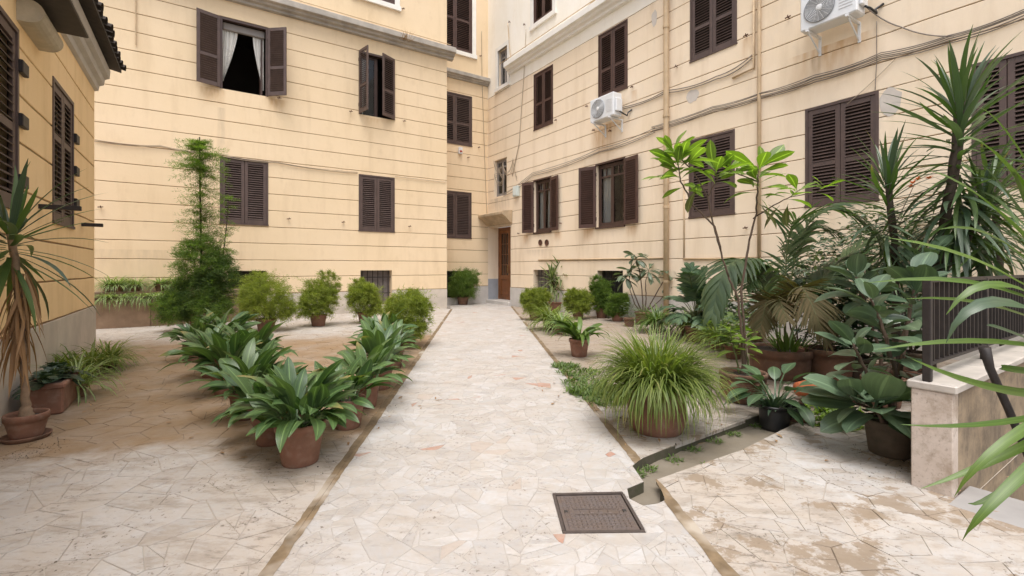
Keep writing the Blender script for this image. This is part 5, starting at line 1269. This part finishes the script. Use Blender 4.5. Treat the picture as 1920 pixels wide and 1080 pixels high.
vr2 = G(1655, 760); rb2 = empty('potted_rubber_plant', 'second rubber plant behind, with paler leaves in front of the yucca trunks', 'potted plant', vr2); Yr = vr2.y; vr = vr2
pot(rb2, .18, .14, .28, 'terra_old'); q = lambda px, py, dy=0: tuple(P(px, py, Yr+dy) - vr2)
stem_leaves(rb2, [(0, 0, .24), q(1650, 660), q(1620, 560), q(1605, 520, -.2)], [.02, .016, .012, .008], 'stem', RUB, 22, .45, 1.15)
stem_leaves(rb2, [(0, 0, .24), q(1690, 640), q(1730, 520), q(1745, 480, -.1)], [.02, .016, .012, .008], 'stem', RUB, 22, .35, 1.15)
# tall slender tree in the bowl pot
vb = G(1393, 752); av = empty('slender_tree', 'slender young tree with bright green leaves growing from a round clay bowl', 'tree', vb); Yb = vb.y
pot(av, .225, .15, .30, 'terra_old', .05, bulge=.035)
q = lambda px, py, dy=0: tuple(P(px, py, Yb+dy) - vb)
AVL = variants('leaf', M['avocado'], 9, .31, .118, (62, -12), (30, -60), nseg=7, fold=.14, kind='obov', pet=.035, petw=.004, wave=.05)
AVO = variants('old_leaf', M['avocado_old'], 4, .30, .115, (-35, -70), (-70, -95), nseg=6, fold=.12, kind='obov', pet=.03, petw=.004)
trunk(av, [(0, 0, .24), q(1392, 640), q(1384, 560), q(1366, 520)], [.02, .014, .012, .010], 'stem')
trunk(av, [q(1366, 520), q(1345, 450), q(1335, 410)], [.010, .009, .008], 'stem')
stem_leaves(av, [q(1352, 470), q(1340, 425), q(1300, 385), q(1276, 340), q(1270, 305)], [.009, .009, .008, .007, .005], 'stem', AVL, 20, .68, .95)
stem_leaves(av, [q(1335, 410), q(1326, 370), q(1300, 320), q(1262, 285)], [.008, .007, .006, .004], 'stem', AVL, 22, .66, .85)
stem_leaves(av, [q(1326, 370), q(1345, 335), q(1340, 318)], [.007, .005, .004], 'stem', AVL, 13, .5, .78)
trunk(av, [(.02, 0, .24), q(1398, 640), q(1390, 545), q(1405, 450)], [.016, .012, .011, .010], 'stem')
stem_leaves(av, [q(1405, 450), q(1418, 400), q(1421, 340), q(1423, 312)], [.010, .009, .007, .004], 'stem', AVL, 20, .55, .95)
stem_leaves(av, [q(1412, 410), q(1450, 385), q(1480, 370), q(1500, 355)], [.007, .006, .005, .004], 'stem', AVL, 10, .6, .72)
stem_leaves(av, [q(1421, 340), q(1380, 325), q(1365, 318)], [.007, .005, .004], 'stem', AVL, 9, .5, .8)
stem_leaves(av, [q(1480, 370), q(1530, 360), q(1548, 350)], [.004, .004, .003], 'stem', AVL, 7, .6, .6)
for px, py in ((1412, 372), (1425, 388), (1462, 385), (1478, 382), (1310, 352)):
    link(AVO[rg.randrange(4)], 'old_leaf', av, q(px, py), (rg.uniform(-.3, .3), 0, rg.uniform(0, 6.28)), rg.uniform(.75, .95))
SM = variants('leaf', M['avocado'], 6, .20, .075, (50, -10), (0, -50), nseg=6, fold=.15, kind='obov', pet=.03, petw=.004)
stem_leaves(av, [(-.03, 0, .26), q(1375, 650), q(1368, 615)], [.009, .007, .004], 'stem_green', SM, 16, .35, .9, name='shoot', leafname='shoot_leaf')
stem_leaves(av, [(.05, -.03, .26), q(1400, 660), q(1396, 630)], [.009, .007, .004], 'stem_green', SM, 10, .4, .8, name='shoot', leafname='shoot_leaf')
# broad leaved plant in the black pot standing in the gutter
vk = G(1452, 803, -.068); bk = empty('potted_lily', 'broad leaved plant in a black plastic pot standing in the gutter', 'potted plant', vk); pot(bk, .135, .115, .215, 'black_plastic', .02)
LIL = variants('leaf', M['mons'], 9, .22, .10, (82, 28), (20, -60), nseg=7, fold=.18, kind='lance', pet=.22, petw=.005, wave=.06)
for i in range(34):
    t = (i+.5)/34; az = i*2.4+rg.uniform(-.4, .4); link(LIL[min(8, int(t*9))], 'leaf', bk, (.05*cos(az), .05*sin(az), .18+.12*rg.random()), (rg.uniform(-.2, .2), 0, az), rg.uniform(.8, 1.15))
mb = MB(); clump(mb, (0, 0, .16), 60, .20, .03, (85, 30), (40, -40), .09, kind='lance'); tag(mb.build('low_foliage', M['fern'], bk, True), kind='stuff')
# empty pots
def lying_pot(px, py, z, r, L, az, mat, label, pitch=.06):
    v = G(px, py); o = empty('flowerpot', label, 'flowerpot', v + Vector((0, 0, z)), az); mb = MB()
    mb.lathe([(0, 0), (r*.74, 0), (r*.96, L-.04), (r, L-.038), (r, L), (r*.92, L), (r*.70, .012), (0, .012)], 24); p_ = mb.build('pot', M[mat], o, True); p_.rotation_euler = (0, R(90)-pitch, 0); return o
lying_pot(1496, 752, .12, .095, .21, R(8), 'terra_orange', 'orange plastic flowerpot lying on its side beside the black pot', .04)
lying_pot(1502, 786, .085, .085, .15, R(200), 'black_plastic', 'small black flowerpot lying tipped over by the gutter', .1)
saucer(1492, 784, .15, 'red clay saucer on the ground under the tipped black pot', 'terra')
mb = MB(); mb.bbox(-.28, .28, -.11, .11, 0, .05, .008); o = mb.build('stone_slab', M['plinth'], None, loc=G(1525, 733), rot=(0, 0, .12)); tag(o, 'small loose stone slab lying behind the orange flowerpot', 'slab')
# palm with several fronds in the wide pot
vp = G(1462, 706); pm = empty('potted_palm', 'drooping palm with partly browned fronds in a wide banded clay pot', 'potted palm', vp); Yp = vp.y
pot(pm, .36, .29, .36, 'terra_old', .09, bulge=.02)
q = lambda px, py, dy=0: Vector(P(px, py, Yp+dy) - vp)
def palm_frond(root, pts, ll, lw, nl, droop, mat, rad=.009, **k):
    pts = [Vector(p) for p in pts]; sm = []
    for i in range(len(pts)-1):
        a, b, c, d = pts[max(0, i-1)], pts[i], pts[i+1], pts[min(len(pts)-1, i+2)]
        for j in range(5): t = j/5; sm.append(.5*((2*b)+(c-a)*t+(2*a-5*b+4*c-d)*t*t+(-a+3*b-3*c+d)*t**3))
    sm.append(pts[-1]); mb = MB(); frond(mb, sm[max(0, len(sm)//4):], ll, lw, nl, droop, nseg=4, **k); o = mb.build('frond', M[mat], root, True); tag(o, kind='stuff')
    m2 = MB(); m2.tube(sm, [rad*(1-.8*i/len(sm)) for i in range(len(sm))], 5); m2.build('rachis', M['stem_green'], o, True)
palm_frond(pm, [(0, 0, .3), q(1440, 560), q(1405, 490, -.2), q(1360, 505, -.5), q(1335, 590, -.7)], .56, .062, 36, 1.5, 'palm')
palm_frond(pm, [(.02, 0, .3), q(1455, 560, .1), q(1420, 500, .3), q(1385, 520, .5)], .50, .055, 28, 1.4, 'palm')
palm_frond(pm, [(.05, -.05, .3), q(1475, 590, -.2), q(1500, 538, -.45), q(1530, 590, -.75), q(1548, 640, -.85)], .48, .026, 56, .75, 'palm_dry')
palm_frond(pm, [(-.05, -.05, .3), q(1455, 600, -.2), q(1440, 560, -.35), q(1425, 620, -.55)], .40, .024, 46, .8, 'palm_dry')
palm_frond(pm, [(.05, 0, .3), q(1480, 540), q(1510, 430), q(1560, 392, -.1), q(1630, 425, -.3), q(1655, 470, -.4)], .58, .056, 36, 1.3, 'palm')
palm_frond(pm, [(.0, .05, .3), q(1470, 540, .1), q(1480, 440, .1), q(1500, 410, -.1), q(1570, 440, -.2)], .55, .026, 34, .55, 'palm')
palm_frond(pm, [(.08, 0, .3), q(1500, 580), q(1560, 500), q(1610, 490, -.2), q(1660, 540, -.3)], .52, .054, 34, 1.3, 'palm')
palm_frond(pm, [(.0, 0, .3), q(1445, 580), q(1420, 520, -.1), q(1400, 540, -.35)], .44, .03, 28, .7, 'palm')
palm_frond(pm, [(.0, -.1, .3), q(1470, 610, -.25), q(1460, 560, -.5), q(1475, 600, -.8)], .38, .022, 40, .7, 'palm_dry')
mb = MB(); clump(mb, (.05, -.1, .32), 40, .30, .03, (85, 50), (60, 0), .2, kind='lance'); tag(mb.build('low_foliage', M['strap'], pm, True), kind='stuff')
palm_frond(pm, [(.1, .1, .3), q(1520, 560, .3), q(1600, 470, .3), q(1650, 455, .2), q(1700, 520, .1)], .52, .050, 32, 1.2, 'palm')
palm_frond(pm, [(.1, 0, .3), q(1500, 610), q(1545, 545, -.2), q(1600, 560, -.4), q(1635, 620, -.5)], .46, .046, 30, 1.2, 'palm')
mb = MB(); mb.lathe([(.0, 0), (.035, .01), (.05, .06), (.03, .10), (0, .11)], 10, wob=.1); o = mb.build('stone', M['terra'], None, True, loc=vp + Vector((.10, -.16, .325)), rot=(.5, .9, 0)); tag(o, 'pinkish pottery shard lying in the wide palm pot', 'shard')
vq = G(1556, 712); pq = empty('potted_shrub', 'dark bushy shrub in the tall clay pot right of the palm', 'potted plant', vq); pot(pq, .27, .21, .38, 'terra_old', .07)
def leafy(mb, c, rx, ry, rz, n, L, W, kind='lance'):
    for i in range(n):
        d = Vector((rg.gauss(0, 1), rg.gauss(0, 1), rg.gauss(0, 1))).normalized(); k = rg.random()**.4; p = Vector(c) + Vector((d.x*rx*k, d.y*ry*k, d.z*rz*k)); az = math.atan2(d.y, d.x)+rg.gauss(0, .8)
        add_foliage(mb, Matrix.Translation(p) @ Matrix.Rotation(az, 4, 'Z') @ Matrix.Rotation(rg.gauss(0, .4), 4, 'X'), leaf_rings(L*rg.uniform(.7, 1.3), W*rg.uniform(.7, 1.2), rg.uniform(-10, 60), rg.uniform(-60, 10), 3, .2, kind), rg.random())
mb = MB(); leafy(mb, (0, 0, .60), .36, .3, .34, 260, .10, .035); tag(mb.build('foliage', M['fern'], pq, True), kind='stuff')
# variegated small leaved shrub against the right wall
vs = G(1545, 668); sh = empty('variegated_shrub', 'small leaved shrub with a few orange flowers against the right wall below the big shutters', 'shrub', vs)
mb = MB(); Ys = vs.y
for px, py, r_, n in ((1545, 540, .55, 600), (1500, 500, .35, 260), (1590, 470, .5, 480), (1660, 500, .5, 420), (1700, 440, .4, 300), (1640, 420, .35, 220)): c = P(px, py, Ys) - vs; leafy(mb, c, r_, r_*.6, r_*.85, n, .11, .042)
tag(mb.build('foliage', M['loquat'], sh, True), kind='stuff')
mb = MB()
for px, py in ((1545, 470), (1500, 480), (1600, 440), (1680, 420), (1715, 345), (1650, 400)): mb.tube([(0, 0, 0), (P((px+1545)/2, (py+700)/2, Ys) - vs), P(px, py, Ys) - vs], [.02, .012, .005], 5)
tag(mb.build('stems', M['stem'], sh), kind='stuff')
for px, py in ((1712, 345), (1722, 338), (1742, 336), (1708, 352)):
    c = P(px, py, Ys - .5) - vs; mb = MB()
    for k in range(9): az = k*.7; add_foliage(mb, Matrix.Translation(c) @ Matrix.Rotation(az, 4, 'Z'), leaf_rings(.075, .03, rg.uniform(20, 80), rg.uniform(-20, 40), 3, .2, 'lance'), 0)
    mb.build('flower', M['flower'], sh, True)
def filler(px, py, lab, blobs, mat, L, W, pr=.17, ph=.28, name='potted_shrub'):
    v = G(px, py); o = empty(name, lab, 'potted plant', v); pot(o, pr, pr*.76, ph, 'terra_dark'); mb = MB()
    for (bx, by, r_, n) in blobs: leafy(mb, P(bx, by, v.y) - v, r_, r_*.7, r_*.9, n, L, W)
    tag(mb.build('foliage', M[mat], o, True), kind='stuff'); mb = MB()
    for (bx, by, r_, n) in blobs: mb.tube([(0, 0, ph*.8), (P((bx+px)/2, (by+py)/2+10, v.y) - v), P(bx, by, v.y) - v], [.016, .011, .004], 5)
    tag(mb.build('stems', M['stem'], o), kind='stuff')
filler(1610, 712, 'dark leafy shrub filling the gap between the palm and the rubber plants', [(1600, 600, .36, 190), (1575, 560, .3, 120), (1625, 540, .34, 150), (1640, 640, .3, 120)], 'mons', .17, .065)
filler(1712, 700, 'tangled dark shrub behind the stone parapet below the tallest yucca', [(1700, 590, .36, 170), (1735, 540, .34, 150), (1690, 520, .3, 120), (1745, 620, .3, 120)], 'fern', .16, .06)
filler(1800, 668, 'leafy shrub behind the railing against the right wall', [(1790, 520, .45, 160), (1840, 500, .4, 140), (1760, 470, .4, 130)], 'loquat', .17, .06)
filler(1345, 640, 'low dark shrub behind the hanging palm frond', [(1345, 590, .34, 170), (1385, 575, .3, 130), (1320, 610, .26, 110)], 'mons', .15, .06)
filler(1500, 690, 'leafy shrub rising behind the brown palm fronds', [(1490, 560, .36, 170), (1530, 530, .36, 170), (1465, 520, .3, 120), (1560, 580, .3, 120)], 'loquat', .15, .055)
# deep cut foliage by the drainpipe
vm = G(1305, 640); mo = empty('split_leaf_plant', 'dark plant with deeply cut drooping leaves right of the main drainpipe', 'plant', vm); pot(mo, .2, .15, .28, 'terra_old')
for i in range(30):
    az = i*2.4; e = R(rg.uniform(15, 80)); L = rg.uniform(.75, 1.3); pts = []
    for k in range(6): u = k/5; pts.append(Vector((L*.62*u*cos(az)*cos(e), L*.62*u*sin(az)*cos(e), .26+L*1.25*(u*sin(e)*1.1-.42*u*u)+.12)))
    mb = MB(); frond(mb, pts[2:], .32, .085, 9, .8, ang=62, nseg=3); o = mb.build('leaf', M['mons'], mo, True); tag(o, kind='stuff')
    m2 = MB(); m2.tube(pts, [.008, .007, .006, .005, .004, .003], 4); m2.build('leaf_stalk', M['stem_green'], o)
# grey green multi stemmed plant
vl = G(1206, 608); lq = empty('multi_stem_plant', 'multi stemmed plant with whorls of drooping grey green leaves left of the main drainpipe', 'potted plant', vl); pot(lq, .2, .16, .30, 'terra_old'); Yl = vl.y
LQ = variants('leaf', M['loquat'], 8, .33, .105, (40, -42), (-15, -88), nseg=6, fold=.16, kind='obov', pet=.03, petw=.004)
q = lambda px, py, dy=0: tuple(P(px, py, Yl+dy) - vl)
for pts in ([(0, 0, .26), q(1205, 560), q(1200, 510), q(1190, 478)], [(.03, 0, .26), q(1212, 560), q(1210, 530), q(1217, 505)], [(.05, 0, .26), q(1225, 560), q(1245, 525), q(1256, 508)], [(-.04, 0, .26), q(1190, 570), q(1180, 540), q(1172, 515)], [(.0, .05, .26), q(1225, 575), q(1250, 550), q(1265, 535)], [(-.02, 0, .26), q(1193, 560), q(1180, 525), q(1184, 505)]):
    stem_leaves(lq, pts, [.018, .013, .010, .006], 'stem', LQ, 17, .86, 1.0)
# dracaena
vd = G(1047, 583); dc = empty('potted_dracaena', 'spiky variegated dracaena in a clay bowl near the entrance', 'potted plant', vd); pot(dc, .32, .24, .30, 'terra')
DR = variants('leaf', M['dracaena'], 10, .66, .075, (88, -35), (70, -90), nseg=6, fold=.2, kind='strap', ease=1.3); Yd = vd.y
q = lambda px, py: tuple(P(px, py, Yd) - vd)
trunk(dc, [(0, 0, .26), q(1047, 560), q(1046, 535)], [.05, .045, .04], 'bark_dark'); trunk(dc, [q(1046, 550), q(1038, 535), q(1034, 520)], [.035, .03, .03], 'bark_dark'); trunk(dc, [q(1046, 540), q(1050, 525), q(1051, 510)], [.035, .03, .03], 'bark_dark')
for c in (q(1034, 520), q(1051, 508), q(1046, 533)):
    for i in range(46): t = (i+.5)/46; az = i*2.4; link(DR[min(9, int(t*10))], 'leaf', dc, (c[0], c[1], c[2]-.3*t), (rg.uniform(-.1, .1), 0, az), rg.uniform(.8, 1.1))
# grassy clumps on the right side
GR = 'grassy clumps right of the path'
for px, py, n, L, W, m_, lab in ((1030, 618, 200, .62, .028, 'grass', 'bright grassy clump at the right path edge below the yellowish bush'), (1052, 626, 120, .5, .03, 'spider', 'smaller grassy clump just right of the bright one'), (1232, 622, 190, .66, .030, 'strap', 'wide strap leaved clump in front of the multi stemmed plant'), (1290, 630, 160, .62, .028, 'spider', 'strap leaved clump below the split leaf plant'), (1345, 655, 150, .5, .03, 'grass', 'grassy clump left of the slender tree'), (1320, 622, 120, .5, .03, 'strap', 'strap leaves squeezed in front of the drainpipe wall corner')):
    grassy('grassy_clump', lab, G(px, py), .15, .22, n, L, W, m_, (86, 15), (0, -95), 'terra_old', GR, r0=.14)
def small_leaf_pot(px, py, r, n, lab, mat, L=.12, W=.05, rx=.3, rz=.28, pr=.13, ph=.2):
    root = empty('potted_plant', lab, 'potted plant', G(px, py)); pot(root, pr, pr*.75, ph, 'terra_old'); mb = MB(); leafy(mb, (0, 0, ph+rz*.75), rx, rx, rz, n, L, W); tag(mb.build('foliage', M[mat], root, True), kind='stuff')
small_leaf_pot(1375, 672, .3, 220, 'leafy green plant behind the round clay bowl', 'weed', .16, .06, .38, .34)
small_leaf_pot(1420, 640, .3, 260, 'low leafy plant between the drooping palm frond and the wide pot', 'loquat', .14, .06, .42, .3)
small_leaf_pot(1180, 612, .2, 60, 'small wispy plant beside the multi stemmed plant', 'loquat', .10, .03, .2, .22)
# weeds and creeping cover
def weeds(name, spots, label, mat, n, L=.055, W=.022):
    mb = MB()
    for (px, py, r, z) in spots:
        c = G(px, py); c.z = z
        for i in range(n):
            a = rg.uniform(0, 6.28); k = r*math.sqrt(rg.random()); p = c + Vector((k*cos(a), k*sin(a), 0)); add_foliage(mb, Matrix.Translation(p) @ Matrix.Rotation(rg.uniform(0, 6.28), 4, 'Z'), leaf_rings(L*rg.uniform(.5, 1.5), W*rg.uniform(.6, 1.2), rg.uniform(20, 85), rg.uniform(-40, 40), 2, .2, 'lance'), rg.random())
    tag(mb.build(name, M[mat], None, True), label, 'ground cover', kind='stuff')
weeds('ground_cover', [(1060, 688, .18, 0), (1085, 700, .28, 0), (1100, 720, .28, 0), (1118, 738, .26, 0), (1135, 752, .22, 0), (1090, 735, .18, 0), (1150, 735, .3, 0)], 'creeping green ground cover at the right path edge under the big grass pot', 'weed', 330, .07, .02)
weeds('gutter_weeds', [(1215, 862, .06, -.068), (1262, 845, .07, -.068), (1300, 828, .07, -.068), (1340, 812, .07, -.068), (1375, 800, .07, -.068), (1480, 800, .10, -.068), (1196, 872, .05, -.068), (1420, 785, .07, -.068), (1330, 860, .05, -.068)], 'small mossy weeds along the sides of the gutter', 'weed', 60, .035, .012)
weeds('creeping_plant', [(1560, 795, .20, 0), (1545, 770, .18, 0), (1580, 780, .15, .02)], 'low creeping plant at the gutter end under the rubber plant', 'avocado', 110, .09, .045)
mb = MB(); n_ = 0
for (px, py, r_, k) in ((40, 848, .22, 90), (85, 842, .18, 60), (20, 862, .15, 40), (560, 880, .25, 70), (500, 842, .25, 60), (1240, 812, .3, 110), (1640, 868, .35, 110), (1200, 780, .25, 60), (640, 815, .25, 60), (700, 770, .25, 50)):
    c_ = G(px, py)
    for i in range(k):
        an = rg.uniform(0, 6.28); q_ = r_*math.sqrt(rg.random()); s_ = rg.uniform(.0015, .006) if rg.random() < .93 else rg.uniform(.006, .011); p_ = c_ + Vector((q_*cos(an), q_*sin(an), .0015+s_*.5)); v_ = [p_ + Vector((rg.uniform(-s_, s_), rg.uniform(-s_, s_), rg.uniform(-s_*.5, s_))) for _ in range(4)]
        mb.add(v_, [(0, 1, 2), (0, 2, 3), (0, 3, 1), (1, 3, 2)])
tag(mb.build('soil_crumbs', M['soil']), 'dark crumbs of spilled soil on the paving around the pots', 'soil', kind='stuff')
# cornice weeds
mb = MB(); s_, z_ = FC.sz(766, 76, -.28); clump(mb, FC.w(s_, -.26, z_-.02), 40, .32, .012, (85, 30), (60, -30), .15); clump(mb, FC.w(s_-.2, -.2, z_), 25, .2, .03, (85, 30), (60, -30), .1); tag(mb.build('cornice_weed', M['dry'], None, True), 'dry tuft of weeds rooted on the stone cornice near the corner', 'weed')
# litter
LT = variants('fallen_leaf', M['dry'], 4, .07, .028, (5, 0), (10, -20), nseg=3, fold=.3, kind='lance')
k = 0
for px, py in ((600, 860), (700, 830), (760, 760), (640, 880), (1210, 800), (1270, 812), (1320, 800), (300, 700), (240, 760), (1420, 880), (1480, 930), (880, 700), (1005, 650), (820, 655)):
    pass
lit = MB()
for i in range(110):
    c = rg.choice([(560, 800, .8), (690, 770, .7), (1230, 800, .6), (1100, 740, .6), (250, 740, 1.0), (1640, 860, .7), (430, 760, .9)]); p = G(c[0], c[1]); a = rg.uniform(0, 6.28); r_ = c[2]*math.sqrt(rg.random())
    add_foliage(lit, Matrix.Translation(p + Vector((r_*cos(a), r_*sin(a), .006))) @ Matrix.Rotation(rg.uniform(0, 6.28), 4, 'Z'), leaf_rings(rg.uniform(.03, .09), rg.uniform(.008, .025), rg.uniform(0, 12), rg.uniform(-15, 15), 3, .3, 'lance'), rg.random())
tag(lit.build('leaf_litter', M['dry'], None, True), 'dry fallen leaves and twigs scattered on the paving under the pots', 'leaf litter', kind='stuff')
